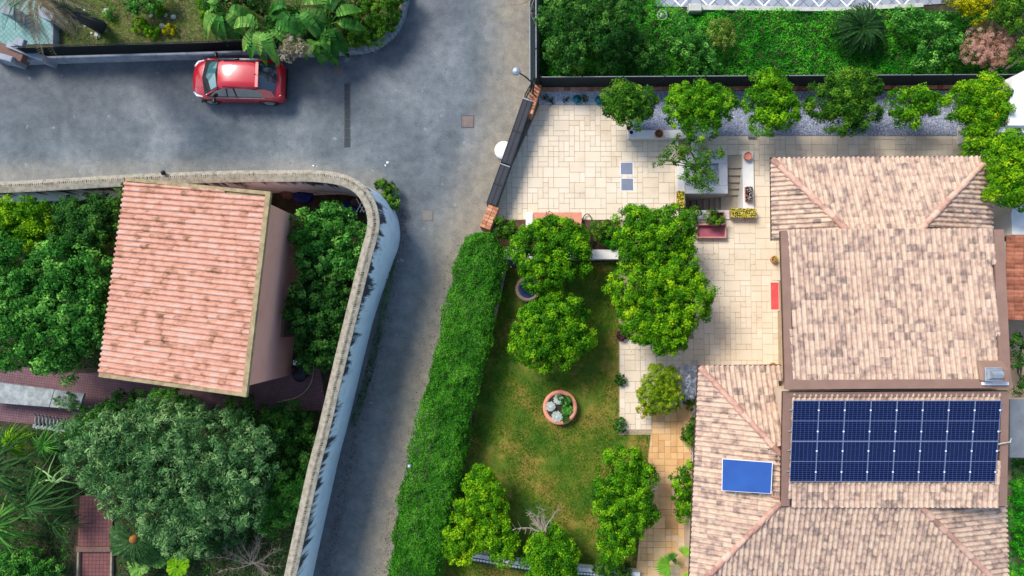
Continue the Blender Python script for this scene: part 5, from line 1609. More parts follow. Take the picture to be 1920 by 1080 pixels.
for x, y, rs, slab_ in stones:
    q = P(x, y, .16); r = rs
    vs = []
    for j in range(3):
        for i in range(6):
            an = i / 6 * 6.283 + j * .4; rr = r * (1, 1.05, .55)[j] * rnd.uniform(.8, 1.2); vs.append((q.x + rr * math.cos(an), q.y + rr * math.sin(an), .1 + r * (0, .5, .95)[j]))
    fs = [(j * 6 + i, j * 6 + (i + 1) % 6, (j + 1) * 6 + (i + 1) % 6, (j + 1) * 6 + i) for j in range(2) for i in range(6)] + [tuple(12 + i for i in range(6))]
    solo(MB().add(vs, fs), 'garden_stone', M['white_stone'], slab_, 'stone', loc=q, group='pale stones in the front garden')
p = P(1241, 30, .35)
t = thing('stone_urn', 'round pale stone urn ring standing in the green weeds', 'urn', (p.x, p.y, .1))
MB().lathe((p.x, p.y, .1), [(.12, 0), (.2, .2), (.24, .34), (.2, .36), (.16, .3)], 20).build('bowl', M['grey_stone'], t, True)
MB().lathe((p.x, p.y, .1), [(0, .4), (.08, .38), (.12, .3)], 14).build('ball', M['white_stone'], t, True)
solo(MB().bevbox(P(1302, 17, .3), (.55, .34, .4), .03), 'stone_block', M['white_stone'], 'square white stone block at the edge of the patterned terrace', 'block', loc=P(1302, 17, .1))
for px, lab in (((1082, 186), 'teal disc-shaped pot on the blue-white gravel'), ((1123, 188), 'second teal disc half hidden by the first round tree')):
    p = P(*px, .2); t = thing('teal_pot', lab, 'pot', (p.x, p.y, .08)); MB().lathe((p.x, p.y, .08), [(.1, 0), (.18, .12), (.19, .14), (0, .15)], 20).build('dish', M['teal'], t, True)

# ================================================================ VEGETATION
G1 = 'round clipped trees along the gravel bed'
tree('citrus_tree', 'dark olive round tree, first from the left in the gravel bed row', 'tree', (1176, 198), [(1165, 190, 36), (1195, 192, 34), (1185, 212, 32), (1150, 182, 22)], 1.9, 'citrus_deep', G1, ground=.1)
tree('citrus_tree', 'bright green broad tree, second from the left in the gravel bed row', 'tree', (1312, 205), [(1283, 205, 38), (1320, 188, 34), (1345, 200, 34), (1312, 228, 34), (1285, 180, 24)], 2.0, 'citrus', G1, ground=.1)
tree('citrus_tree', 'tall oval green tree, third from the left in the gravel bed row', 'tree', (1442, 195), [(1442, 165, 34), (1425, 200, 34), (1462, 205, 34), (1440, 222, 32), (1450, 145, 16)], 2.1, 'citrus', G1, ground=.1)
tree('citrus_tree', 'largest round tree, fourth in the gravel bed row beside the dark cycad', 'tree', (1583, 190), [(1553, 190, 40), (1605, 170, 40), (1612, 205, 36), (1580, 215, 36), (1600, 150, 22)], 2.1, 'citrus_deep', G1, ground=.1)
tree('citrus_tree', 'thin light green tree, fifth in the gravel bed row', 'tree', (1712, 200), [(1690, 200, 32), (1725, 185, 32), (1742, 195, 24), (1700, 222, 22)], 1.8, 'citrus', G1, dens=.55, ground=.1, gap=.8)
tree('citrus_tree', 'ragged bright green tree at the right end of the gravel bed row', 'tree', (1835, 205), [(1805, 195, 36), (1850, 185, 36), (1860, 215, 34), (1825, 225, 34), (1850, 248, 20), (1850, 158, 18)], 2.2, 'citrus_yellow', G1, ground=.1)
tree('citrus_tree', 'large bright tree overhanging the corner of the tiled roof on the right', 'tree', (1895, 320), [(1890, 300, 44), (1915, 330, 44), (1882, 355, 36), (1905, 275, 34), (1920, 370, 30)], 3.4, 'citrus_yellow', ground=.1)
bush('citrus_bush', 'small light green bush at the tip of the upper tiled roof', 'shrub', [(1830, 281, 22), (1815, 277, 14), (1848, 275, 14)], 2.6, 'citrus_yellow', leaf=.09, clump=.18)
tree('young_tree', 'young feathery tree leaning over the terrace from the raised planter', 'tree', (1322, 325), [(1300, 290, 26), (1305, 325, 28), (1322, 338, 22), (1262, 290, 20, .1), (1285, 272, 20), (1240, 305, 12), (1340, 290, 14)], 1.7, 'citrus_deep', dens=.42, leaf=.08, ground=.3, gap=.75, clump=.17, tr=.05)
G2 = 'round trees around the lawn'
tree('citrus_tree', 'large round bright green tree at the upper left of the lawn', 'tree', (1028, 475), [(1002, 470, 48), (1050, 450, 46), (1062, 490, 42), (1020, 505, 46), (1085, 470, 20), (1015, 425, 24)], 2.0, 'citrus', G2)
tree('citrus_tree', 'bright double-lobed tree between the terrace and the maroon trough', 'tree', (1215, 450), [(1190, 430, 42), (1185, 465, 36), (1262, 428, 40), (1245, 460, 38), (1200, 408, 22), (1280, 460, 20), (1215, 485, 30)], 2.2, 'citrus', G2)
tree('citrus_tree', 'biggest yellow-green tree covering the courtyard corner above the lawn', 'tree', (1238, 568), [(1190, 545, 50), (1265, 520, 50), (1290, 560, 48), (1215, 595, 50), (1255, 615, 44), (1160, 548, 22), (1245, 640, 22), (1280, 500, 26)], 2.4, 'citrus_yellow', G2)
tree('citrus_tree', 'round tree in the middle of the lawn just above the succulent planter', 'tree', (1035, 625), [(1005, 610, 46), (1060, 595, 46), (1070, 630, 42), (1020, 650, 44), (985, 655, 26), (1055, 665, 26), (1040, 570, 26)], 1.9, 'citrus', G2)
tree('citrus_tree', 'tall oval tree hanging over the ochre path at the lower right of the lawn', 'tree', (1170, 925), [(1165, 885, 46), (1190, 905, 40), (1150, 930, 40), (1190, 955, 40), (1165, 975, 32), (1150, 1010, 28), (1145, 1035, 22)], 2.0, 'citrus', G2)
tree('citrus_tree', 'slim bright tree at the lower left corner of the lawn', 'tree', (900, 950), [(905, 900, 24), (910, 930, 30), (890, 960, 32), (868, 1000, 34), (860, 1030, 24), (935, 1005, 32), (945, 1030, 26), (920, 975, 26), (895, 885, 14)], 1.7, 'citrus_yellow', G2, clump=.2)
tree('citrus_tree', 'bushy tree at the bottom edge of the lawn below the bare grey branches', 'tree', (1030, 1045), [(1030, 1020, 34), (1010, 1050, 36), (1050, 1045, 36), (1035, 1075, 36), (1060, 1070, 22)], 1.6, 'citrus', G2)
bush('shrub', 'low green bush straddling the white kerb at the bottom of the lawn', 'shrub', [(1150, 1068, 20), (1130, 1060, 16), (1170, 1070, 14)], .6, 'citrus_deep')
tree('conifer_bush', 'feathery lime bush with a yellow flowering edge on the pale path', 'tree', (1238, 730), [(1240, 720, 34), (1225, 745, 28), (1250, 745, 28), (1230, 700, 16), (1255, 705, 16)], 1.3, 'lime_leaf', leaf=.06, clump=.12, aspect=.35)
bush('flowering_shrub', 'bright yellow flowering spray below the feathery lime bush', 'shrub', [(1208, 768, 13), (1218, 760, 10), (1200, 732, 8), (1225, 772, 9)], .9, 'yellow_leaf', leaf=.05, clump=.09, gap=.7)
bush('lavender_bush', 'silvery grey lavender bush beside the corner of the tiled roof', 'shrub', [(1290, 705, 20), (1298, 725, 18), (1284, 735, 14), (1300, 690, 12)], .95, 'lavender', leaf=.08, clump=.12, aspect=.22)
bush('shrub', 'dark leafy shrub under the lavender at the roof edge', 'shrub', [(1294, 755, 12), (1300, 745, 10)], .4, 'citrus_deep')
bush('shrub', 'small green shrub on the white gravel strip beside the ochre path', 'shrub', [(1294, 812, 16), (1300, 828, 12), (1298, 795, 10)], .5, 'citrus_deep')
bush('round_shrub', 'rounded glossy shrub tucked against the villa wall beside the ochre path', 'shrub', [(1282, 905, 24), (1288, 930, 28), (1290, 955, 24), (1296, 885, 16)], 1.3, 'citrus', leaf=.09, clump=.17)
for px, r, m, lab in (((1167, 627), 10, 'maroon_leaf', 'small dark purple plant at the corner of the pale path'), ((1163, 712), 10, 'dark_green', 'small round dark bush at the left edge of the pale path'), ((1164, 797), 12, 'dark_green', 'small dark bush with pale tips at the lower corner of the pale path')):
    bush('edging_plant', lab, 'plant', [(px[0], px[1], r)], .25, m, leaf=.05, clump=.08)
for px, r, m, lab, zc in (((943, 428), 20, 'citrus_deep', 'olive shrub beside the lower brick wall of the gate', .9), ((1128, 432), 20, 'citrus_deep', 'green shrub in the brown bed between the two large trees', .8), ((1140, 452), 13, 'weeds', 'small bright plant low in the brown bed between the two large trees', .6), ((1090, 440), 14, 'citrus_deep', 'dark green plant beside the looped hose', .7)):
    bush('bed_shrub', lab, 'shrub', [(px[0], px[1], r), (px[0] + r * .6, px[1] + r * .4, r * .7)], zc, m)
sheet('planting_bed', [(930, 412), (1160, 412), (1160, 470), (936, 470)], .2, M['soil'], zb=-.2)

# clipped hedge along the lane
def hedge():
    left = [(885, 437), (868, 460), (856, 500), (840, 570), (826, 640), (806, 710), (792, 770), (772, 840), (758, 910), (745, 980), (730, 1080), (712, 1200)]
    right = [(922, 437), (936, 460), (942, 500), (930, 560), (914, 640), (894, 720), (876, 800), (869, 840), (862, 880), (845, 960), (822, 1080), (800, 1200)]
    zt = 1.75
    b = P(870, 700, 0)
    t = thing('hedge', 'long dense clipped green hedge between the lane and the lawn', 'hedge', b)
    L, R = [P(*q, zt - .2) for q in left], [P(*q, zt - .2) for q in right]
    C, N, T = [], [], []
    n = 115000
    seg = [(L[i].lerp(R[i], .5) - L[i + 1].lerp(R[i + 1], .5)).length for i in range(len(L) - 1)]
    cum = np.cumsum(seg) / sum(seg)
    for k in range(n):
        s = rnd.random(); i = int(np.searchsorted(cum, s)); i = min(i, len(seg) - 1)
        f = (s - (cum[i - 1] if i else 0)) * sum(seg) / seg[i]
        l, r = L[i].lerp(L[i + 1], f), R[i].lerp(R[i + 1], f)
        w = (r - l).length; e = (r - l).normalized()
        # round off the first metre
        q = rnd.random()
        if q < .62:
            a = rnd.uniform(0, 1); p = l.lerp(r, a); edge = min(a, 1 - a) * w
            z = zt - .28 * (1 - min(1, edge / .35)) ** 2
            nv = Vector((e.x * (a - .5) * 1.6, e.y * (a - .5), 1))
        else:
            side = 1 if rnd.random() < .5 else 0
            p = (r if side else l).copy(); z = rnd.uniform(.1, zt - .2); nv = e * (1 if side else -1) + Vector((0, 0, .35))
            p += e * (.1 if side else -.1) * math.sin(z * 1.6)
        nn = noise.noise(Vector((p.x * 1.6, p.y * 1.6, z * 1.6))) * .24 + noise.noise(Vector((p.x * 4.5, p.y * 4.5, z * 4.5 + 7))) * .13
        off = nn - rnd.random() ** 2 * .16 + (rnd.uniform(.05, .22) if rnd.random() < .012 else 0)
        nv.normalize(); p = Vector((p.x, p.y, z)) + nv * off
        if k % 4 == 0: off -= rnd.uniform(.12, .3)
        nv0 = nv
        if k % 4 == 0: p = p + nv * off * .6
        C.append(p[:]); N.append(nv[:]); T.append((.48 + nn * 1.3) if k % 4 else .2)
    C = np.array(C); N = np.array(N) + rng.normal(size=(n, 3)) * .5
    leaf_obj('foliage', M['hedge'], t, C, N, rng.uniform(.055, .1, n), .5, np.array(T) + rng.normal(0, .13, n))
    for k in range(12):
        s = (k + .5) / 12 * (len(L) - 1); i = int(s); p = L[i].lerp(L[i + 1], s - i).lerp(R[i].lerp(R[i + 1], s - i), .5)
        MB().tube([(p.x, p.y, 0), (p.x + .05, p.y, .8), (p.x, p.y + .1, 1.35)], [.05, .04, .01], 6).build('stem', M['trunk'], t)
hedge()

# north garden
scatter_cover('weeds', [(1400, 22), (1560, 24), (1900, 20), (1925, 150), (1012, 156), (1012, -60), (1230, -60), (1235, 14), (1290, 22)], 52000, .12, .45, .085, M['weeds'], 'bright green weeds filling the garden north of the fence', tn=.55)
for blobs, m, lab, zc in (([(1060, 40, 50), (1110, 20, 50), (1060, 95, 38), (1130, 60, 40), (1170, 30, 36)], 'dark_green', 'dark green tree thicket in the upper left of the weedy garden', 1.9),
                          ([(1060, 115, 26), (1080, 128, 18)], 'citrus_deep', 'pale grey-green shrub in the corner behind the black fence', 1.0),
                          ([(1180, 90, 34), (1140, 115, 26), (1220, 110, 26)], 'dark_green', 'low dark thicket in the middle left of the weedy garden', .9),
                          ([(1300, 90, 36), (1275, 60, 26), (1320, 120, 28)], 'forest', 'mid green bramble mound left of the olive bush', .9),
                          ([(1760, 60, 34), (1790, 90, 30), (1730, 110, 26), (1700, 40, 26)], 'forest', 'leafy mound right of the dark cycad', .9)):
    bush('thicket', lab, 'shrub', blobs, zc, m, leaf=.09, clump=.2, ground=.1, dens=.6)
bush('olive_bush', 'dry olive-brown bush standing in the bright weeds', 'shrub', [(1352, 62, 24), (1362, 75, 18)], 1.0, 'olive_leaf', leaf=.06, clump=.14, ground=.1, dens=.6)
bush('pink_shrub', 'round pinkish bare-looking shrub at the top right', 'shrub', [(1848, 70, 32), (1870, 85, 30), (1830, 95, 26), (1862, 105, 24), (1855, 50, 22), (1885, 75, 18)], 1.5, 'pink_leaf', leaf=.055, clump=.13, ground=.1, aspect=.3, gap=.8)
tree('yellow_tree', 'bright yellow leaved tree top at the upper right edge', 'tree', (1830, 0), [(1812, 0, 26), (1835, 15, 24), (1800, -15, 26), (1850, 5, 20)], 2.0, 'yellow_leaf', ground=.1, leaf=.08)
tree('olive_tree', 'dark olive tree with a pale branch at the upper right corner', 'tree', (1905, 60), [(1895, 10, 30), (1915, 60, 24), (1915, 105, 18), (1880, 25, 22)], 2.4, 'citrus_deep', ground=.1, leaf=.08)
solo(MB().tube([P(1925, 100, 1.6), P(1903, 118, 1.5), P(1885, 130, 1.2), P(1878, 134, .9)], [.09, .07, .05, .03], 7), 'bare_branch', M['grey_trunk'], 'pale bare branch reaching down to the fence at the right', 'branch', loc=P(1885, 130, 0))
# cycad with stiff radial fronds
def cycad(label, px, r_px, n, z, m='cycad', name='cycad', ground=.1, ll=.22, lw=.022, rise=.5, droop=.45, azr=None, cone=None):
    c = P(*px, z); t = thing(name, label, 'cycad', (c.x, c.y, ground))
    MB().tube([(c.x, c.y, ground), (c.x, c.y, z)], [.2, .16], 10).build('trunk', M['dark_trunk'], t)
    R = pr(r_px, z)
    for k in range(n):
        az = (azr[0] + (azr[1] - azr[0]) * k / n) if azr else k * 2.39996
        f = k / n
        frond(c + Vector((0, 0, .02)), az + rnd.uniform(-.08, .08), R * rnd.uniform(.82, 1.05) * (.75 + .3 * f), rise * (1.5 - f), droop * (.5 + f), lw, ll, 16, m=M[m], parent=t, tint=.35 + .5 * (1 - f) * rnd.random())
    if cone: MB().lathe(c, [(.17, -.05), (.17, .08), (.12, .18), (0, .22)], 14).build('cone', M['soil'] if cone is True else cone, t, True)
    return t
cycad('dark spiky cycad with radiating fronds in the bright green weeds', (1617, 52), 58, 60, 1.2, lw=.045, ll=.16)
# terracotta planter succulents
for k, (dx, dy, m, s, lab) in enumerate(((-3, -15, 'white_leaf', .2, 'white rosette at the top of the pink-rimmed planter'), (-18, -2, 'white_leaf', .19, 'white rosette at the left of the pink-rimmed planter'), (-6, 17, 'white_leaf', .22, 'white rosette at the bottom of the pink-rimmed planter'), (13, 4, 'forest', .24, 'large green rosette at the right of the pink-rimmed planter'), (14, -15, 'dark_green', .15, 'small dark rosette at the upper right of the pink-rimmed planter'))):
    c = P(1050 + dx, 764 + dy, .48); t = thing('succulent', lab, 'plant', c, 'succulents in the round planter')
    n = 70; a = np.arange(n) * 2.39996; rr = s * np.sqrt(np.arange(n) / n)
    C = np.stack([c.x + rr * np.cos(a), c.y + rr * np.sin(a), c.z + (s - rr) * .55], 1)
    T = np.stack([np.cos(a), np.sin(a), .5 * np.ones(n)], 1); N = np.stack([-.5 * np.cos(a), -.5 * np.sin(a), np.ones(n)], 1)
    leaf_obj('rosette', M[m], t, C, N, .11, .6, rng.normal(.6, .2, n), T=T, cup=.2)
    if k == 4: break
bush('planter_plants', 'low green and brown filler plants among the white rosettes', 'plant', [(1064, 752, 8), (1050, 748, 6), (1060, 784, 7)], .48, 'forest', leaf=.04, clump=.07, ground=.4)
# little cactus plants on the gravel
for px, r, lab in (((1022, 184), 7, 'small dark spiky plant nearest the gate on the pale gravel'), ((1034, 190), 6, 'second small dark plant on the pale gravel'), ((1062, 187), 5, 'tiny dark plant beside the teal pot'), ((1094, 184), 9, 'bushy dark green plant right of the teal pot')):
    bush('gravel_plant', lab, 'plant', [(px[0], px[1], r)], .2, 'cycad', leaf=.07, clump=.08, ground=.08, dens=.4, aspect=.3)
# fan palm by the villa
def fan_leaf(b, az, el, r, m, parent, name='leaf', seg=22, spread=4.4, stalk=.0, tint=.6, notch=.64, tilt=.0):
    d = Vector((math.cos(az), math.sin(az), 0)); s = Vector((-math.sin(az), math.cos(az), 0)); up = Vector((0, 0, 1))
    c = b + d * stalk + up * stalk * .5
    mb = MB()
    if stalk: mb.tube([b, b.lerp(c, .5) + up * .04, c], .012, 4, False)
    for k in range(seg):
        a0 = -spread / 2 + spread * (k + .05) / seg; a1 = -spread / 2 + spread * (k + .95) / seg; am = (a0 + a1) / 2
        e = lambda a, rr, z=0: c + (d * math.cos(a) + s * math.sin(a)) * rr + up * (z + rr * math.sin(el) - rr * rr * .25)
        L = r * (1 - .18 * abs(am) / (spread / 2)) * rnd.uniform(.93, 1.05)
        mb.add([c, e(a0, L * notch), e(am, L * (notch + .02), .03), e(a1, L * notch), e(am, L)], [(0, 1, 2), (0, 2, 3), (1, 4, 2), (2, 4, 3)])
    return tintmesh(mb.build(name, M[m], parent), tint)
c = P(1268, 1056, .9)
t = thing('fan_palm', 'bright green fan palm at the bottom between the path and the villa', 'palm', (c.x, c.y, .06))
MB().tube([(c.x, c.y, .05), c], [.1, .07], 8).build('trunk', M['trunk'], t)
for az, r, stl, tn in ((3.3, .72, .3, .6), (1.0, .5, .5, .8), (-.9, .6, .45, .85), (2.2, .4, .25, .3)):
    fan_leaf(c, az, .25, r, 'palm_leaf', t, tint=tn, stalk=stl, spread=2.9, seg=18, notch=.7)
# dead branches on the lawn tree
def bare_branches(label, px, z, L, n, m='dry_wood', base_z=.05, spread=(1.2, 2.6), name='bare_branches', twigs=4, r0=.03):
    c = P(*px, z); t = thing(name, label, 'branches', (c.x, c.y, base_z))
    for k in range(n):
        az = rnd.uniform(*spread); l = L * rnd.uniform(.6, 1.1); p = c + Vector((rnd.uniform(-.1, .1), rnd.uniform(-.1, .1), 0)); pts = [p]
        for i in range(5):
            az += rnd.uniform(-.35, .35); p = p + Vector((math.cos(az), math.sin(az), rnd.uniform(-.1, .25))) * l / 5; pts.append(p)
        mb = MB().tube(pts, [r0, r0 * .8, r0 * .65, r0 * .5, r0 * .35, r0 * .15], 5, False)
        for i in range(1, 6):
            for j in range(twigs):
                a2 = az + rnd.uniform(-1.3, 1.3); e = pts[i] + Vector((math.cos(a2), math.sin(a2), rnd.uniform(-.1, .3))) * l * rnd.uniform(.12, .3)
                mb.tube([pts[i], pts[i].lerp(e, .5) + Vector((0, 0, .02)), e], [r0 * .3, r0 * .2, r0 * .08], 3, False)
        mb.build('branch', M[m], t)
    MB().tube([(c.x, c.y, base_z), c], r0 * 1.6, 6).build('stem', M[m], t)
    return t
M['dry_wood'] = mat('dry_wood', [S(120, 108, 92), S(168, 156, 138)], 9, bump=.3)
bare_branches('tangle of bare grey branches rising over the lower lawn', (1020, 1000), 1.9, 1.1, 9, spread=(1.0, 2.9), r0=.035)
bare_branches('wispy grey bare shrub at the bottom of the west garden', (470, 1055), .9, 1.5, 16, spread=(-.5, 3.6), r0=.018, twigs=6)
bare_branches('bare brown twigs reaching over the road beside the roadside fence', (1002, -6), 1.3, 1.4, 8, spread=(2.6, 4.4), r0=.014, twigs=5, base_z=.1)

# west garden trees
G3 = 'trees of the west garden'
tree('lime_tree', 'yellow-green rounded tree at the left edge below the wall', 'tree', (40, 425), [(20, 420, 50), (55, 410, 40), (70, 440, 32), (10, 460, 36)], 2.6, 'citrus_yellow', G3)
tree('broadleaf_tree', 'dull dark green tree between the lime tree and the cottage roof', 'tree', (165, 425), [(150, 410, 42), (190, 420, 42), (165, 450, 42), (120, 450, 34), (200, 390, 26)], 2.2, 'dark_green', G3)
tree('broadleaf_tree', 'very large bushy green tree left of the cottage roof', 'tree', (90, 570), [(40, 500, 56), (110, 500, 52), (165, 520, 42), (60, 570, 60), (130, 570, 60), (30, 630, 54), (100, 640, 54), (165, 620, 46), (185, 570, 30), (10, 560, 50), (120, 680, 30)], 3.0, 'forest', G3, leaf=.12, dens=.75, clump=.28, tr=.16)
tree('broadleaf_tree', 'glossy green tree between the cottage and the curved wall, upper half', 'tree', (620, 455), [(580, 440, 32), (630, 420, 34), (655, 450, 34), (600, 480, 40), (650, 490, 34), (565, 415, 18), (625, 400, 20)], 2.4, 'forest', G3, leaf=.1)
tree('broadleaf_tree', 'darker tree between the cottage and the curved wall, lower half', 'tree', (610, 600), [(590, 540, 42), (630, 530, 32), (580, 590, 40), (622, 590, 36), (600, 640, 40), (590, 675, 26), (620, 660, 22)], 2.3, 'dark_green', G3, leaf=.1)
tree('oleander_tree', 'huge grey-green oleander spreading below the cottage', 'tree', (330, 900), [(230, 830, 60), (290, 800, 50), (350, 810, 56), (420, 830, 60), (460, 880, 56), (250, 890, 66), (330, 880, 74), (400, 920, 64), (310, 955, 58), (350, 990, 44), (450, 950, 46), (480, 830, 34), (180, 860, 50), (150, 820, 34), (330, 1015, 24), (240, 925, 44)], 3.0, 'oleander', G3, leaf=.15, dens=.85, clump=.26, aspect=.26, tr=.18)
tree('broadleaf_tree', 'bright green bush pressed against the wall in the lower west garden', 'tree', (540, 930), [(545, 915, 32), (525, 945, 34), (555, 945, 26), (510, 975, 22)], 1.4, 'forest', G3)
tree('broadleaf_tree', 'dark shrubbery below the purple tiles between oleander and wall', 'tree', (540, 830), [(540, 795, 40), (570, 840, 32), (530, 850, 36), (560, 880, 30), (500, 800, 36), (450, 770, 26)], 1.2, 'dark_green', G3)
for blobs, m, lab, zc in (([(230, 760, 26), (260, 755, 22), (205, 775, 20)], 'dark_green', 'dark bush at the lower edge of the purple tiled path', .9), ([(300, 755, 24), (330, 752, 20), (350, 765, 20)], 'forest', 'bright bush below the lower eave of the cottage', .9), ([(170, 790, 24), (150, 810, 22)], 'forest', 'light green bush beside the balustrade planter', .8), ([(20, 1062, 30), (55, 1062, 30), (90, 1075, 24)], 'forest', 'clipped round bush in the bottom left corner', .8), ([(395, 1010, 34), (440, 1000, 26), (420, 960, 24)], 'oleander', 'dark grey-green undergrowth at the right foot of the oleander', .6)):
    bush('shrub', lab, 'shrub', blobs, zc, m, leaf=.08, clump=.16)
bush('roof_weed', 'tuft of yellow-green weeds growing at the upper corner of the cottage roof', 'plant', [(231, 365, 12), (228, 385, 11), (240, 350, 9)], 3.7, 'citrus_deep', ground=.1, leaf=.07, clump=.12, gap=.6)
scatter_cover('undergrowth', [(-60, 380), (230, 360), (190, 690), (-60, 680)], 9000, .06, .3, .1, M['dark_green'], 'dark undergrowth beneath the western trees')
scatter_cover('undergrowth', [(200, 770), (600, 770), (545, 1085), (-60, 1085), (-60, 800), (150, 800)], 22000, .08, .4, .1, M['dark_green'], 'dark undergrowth of the lower west garden', holes=[[(136, 930), (222, 930), (222, 1200), (136, 1200)]])
scatter_cover('ivy', [(715, 395), (745, 400), (748, 440), (735, 540), (700, 700), (668, 800), (655, 800), (690, 680), (722, 540)], 2600, .01, .18, .06, M['dark_green'], 'thin line of dark weeds at the road foot of the curved wall')
bush('wall_shrub', 'green shrub growing from the road at the outer bend of the curved wall', 'shrub', [(722, 350, 15), (732, 364, 14), (738, 380, 12), (715, 343, 10)], .5, 'citrus_deep', ground=0, leaf=.07, clump=.12)
# papyrus-like and long-leaved plants at the left edge
def spray(label, px, z, L, n, m, cat='plant', name='spray_plant', w=.03, rise=.5, droop=.7, az=(0, 6.283), ground=.06, group=None, tint=.5, wander=0.0):
    c = P(*px, z); t = thing(name, label, cat, (c.x, c.y, ground), group)
    MB().tube([(c.x, c.y, ground), c], .06, 6).build('stem', M['trunk'], t)
    for k in range(n):
        a = rnd.uniform(*az); l = L * rnd.uniform(.6, 1.1)
        pts = arch(c + Vector((rnd.uniform(-.06, .06), rnd.uniform(-.06, .06), 0)), a, l, rise * rnd.uniform(.5, 1.3), droop * rnd.uniform(.6, 1.3), 8)
        if wander:
            sd_ = Vector((-math.sin(a), math.cos(a), 0)) * rnd.uniform(-wander, wander) * l
            pts = [p + sd_ * (i / 7) ** 2 + Vector((0, 0, rnd.uniform(-.04, .04))) for i, p in enumerate(pts)]
        mb = MB(); strip(mb, pts, [Vector((0, 0, 1))] * 8, [w * (.5, .9, 1, 1, .9, .7, .4, .03)[i] for i in range(8)])
        tintmesh(mb.build('leaf', M[m], t), tint + rnd.uniform(-.3, .3))
    return t
spray('lime papyrus tuft at the left edge of the west garden', (24, 828), 1.5, .8, 110, 'citrus_yellow', w=.02, name='papyrus')
spray('grassy pale green tuft beside the papyrus', (82, 835), 1.0, .9, 80, 'forest', w=.02, name='grass_tuft')
for k, (px, z, L, n, az, m, tn, lab) in enumerate((((-20, 880), 1.9, 1.9, 26, (-1.2, 1.4), 'cycad', .8, 'long arching dark leaves coming in from the left edge, uppermost clump'), ((15, 925), 1.5, 1.6, 24, (-1.0, 2.0), 'cycad', .7, 'long arching dark leaves above the left of the red path'),
        ((50, 950), 1.8, 2.1, 26, (-.8, 1.3), 'cycad', .85, 'long dark strap leaves reaching right over the tiled path'), ((-10, 985), 1.4, 1.8, 26, (-1.4, 1.2), 'dark_green', .5, 'long leaves sweeping in low from the lower left edge'),
        ((70, 900), 1.3, 1.2, 20, (0, 6.28), 'dark_green', .5, 'shorter leafy tuft in the middle of the long-leaved mass'), ((100, 985), 1.2, 1.3, 18, (-1.5, 2.2), 'cycad', .8, 'arching leaves hanging beside the left edge of the red path'))):
    spray(lab, px, z, L, n, m, w=(.05, .035, .045, .04, .03, .035)[k], az=az, name='long_leaf_plant', droop=.9, rise=.7, tint=tn, wander=.5)
spray('few pale curling dry leaves above the dark strap leaves', (105, 905), 1.9, .9, 7, 'oleander', w=.03, az=(.2, 2.9), name='dry_leaf_plant', tint=1.0, wander=1.2)
cycad('sago palm with an orange heart beside the red tiled path', (252, 1010), 62, 34, 1.7, 'sago', 'sago_palm', ll=.2, lw=.07, rise=.25, droop=.5, azr=(2.4, 7.4), cone=mat('orange_heart', [S(140, 84, 30), S(180, 120, 50)], 20, bump=1))
for px, az, r, tn, m, lab in (((262, 1062), 1.9, .55, .8, 'banana', 'bright green lobed leaf plant at the bottom left'), ((296, 1048), .9, .5, .7, 'banana', 'second bright lobed leaf plant above the first at the bottom'), ((334, 1062), 1.4, .55, .6, 'citrus_yellow', 'yellow-green pleated round leaf at the bottom')):
    c = P(*px, .9); t = thing('lobed_leaf_plant', lab, 'plant', (c.x, c.y, .06))
    MB().tube([(c.x, c.y, .05), c], .03, 6).build('stem', M['trunk'], t)
    for k in range(3): fan_leaf(c, az + k * 2.1, .1, r * (1, .8, .7)[k], m, t, seg=9, spread=4.6, stalk=.08, tint=tn, notch=.9)

# front garden: banana-like plants, shrubs, leaning palm trunk
def big_leaf_plant(label, px, z, L, n, az, group='large leaved plants over the kerb', m='banana', w=.23, tint=.5, name='banana_plant'):
    c = P(*px, z * .6); t = thing(name, label, 'plant', (c.x, c.y, .12), group)
    MB().tube([(c.x, c.y, .1), c], [.14, .08], 8).build('stem', M['trunk'], t)
    for k in range(n):
        a = az[0] + (az[1] - az[0]) * (k + .5) / n + rnd.uniform(-.25, .25); l = L * rnd.uniform(.7, 1.1)
        pts = arch(c, a, l, z * .55 * rnd.uniform(.6, 1.2), z * .5 * rnd.uniform(.5, 1.2), 12)
        mb = MB(); mb.tube(pts, [.02] * 4 + [.014] * 4 + [.006] * 4, 4, False)
        wd = [.01, .015, .03, .3, .75, .95, 1, 1, .95, .8, .5, .04]
        # torn blade segments either side of the midrib
        for i in range(3, 11):
            tt = (pts[i + 1] - pts[i]).normalized(); s = tt.cross(Vector((0, 0, 1))).normalized(); u = s.cross(tt)
            for sg in (-1, 1):
                g = .06 if rnd.random() < .3 else .0
                a0, a1 = pts[i] + tt * g * .5, pts[i + 1] - tt * g * .4
                mb.add([a0, a0 + s * sg * w * wd[i] + u * .05, a1 + s * sg * w * wd[i + 1] + u * .05, a1], [(0, 1, 2, 3)])
        tintmesh(mb.build('leaf', M[m], t), tint + rnd.uniform(-.25, .35))
    return t
big_leaf_plant('banana-like plant with light green leaves at the left of the clump', (425, 25), 3.0, 1.3, 12, (1.2, 6.8), tint=.6)
big_leaf_plant('banana-like plant whose leaves reach over the rear of the red car', (505, 58), 3.4, 1.45, 14, (2.6, 6.4), tint=.6)
big_leaf_plant('banana-like plant in the middle of the kerbside clump', (560, 20), 3.2, 1.5, 14, (0, 6.28), tint=.4)
big_leaf_plant('darker banana-like plant at the right of the clump', (620, 45), 2.9, 1.5, 14, (-.6, 5.4), 'large leaved plants over the kerb', 'dark_green', tint=.55)
big_leaf_plant('dark leaved plant hanging low over the kerb right of the dry flowers', (600, 75), 2.4, .9, 9, (3.6, 6.6), 'large leaved plants over the kerb', 'dark_green', tint=.6)
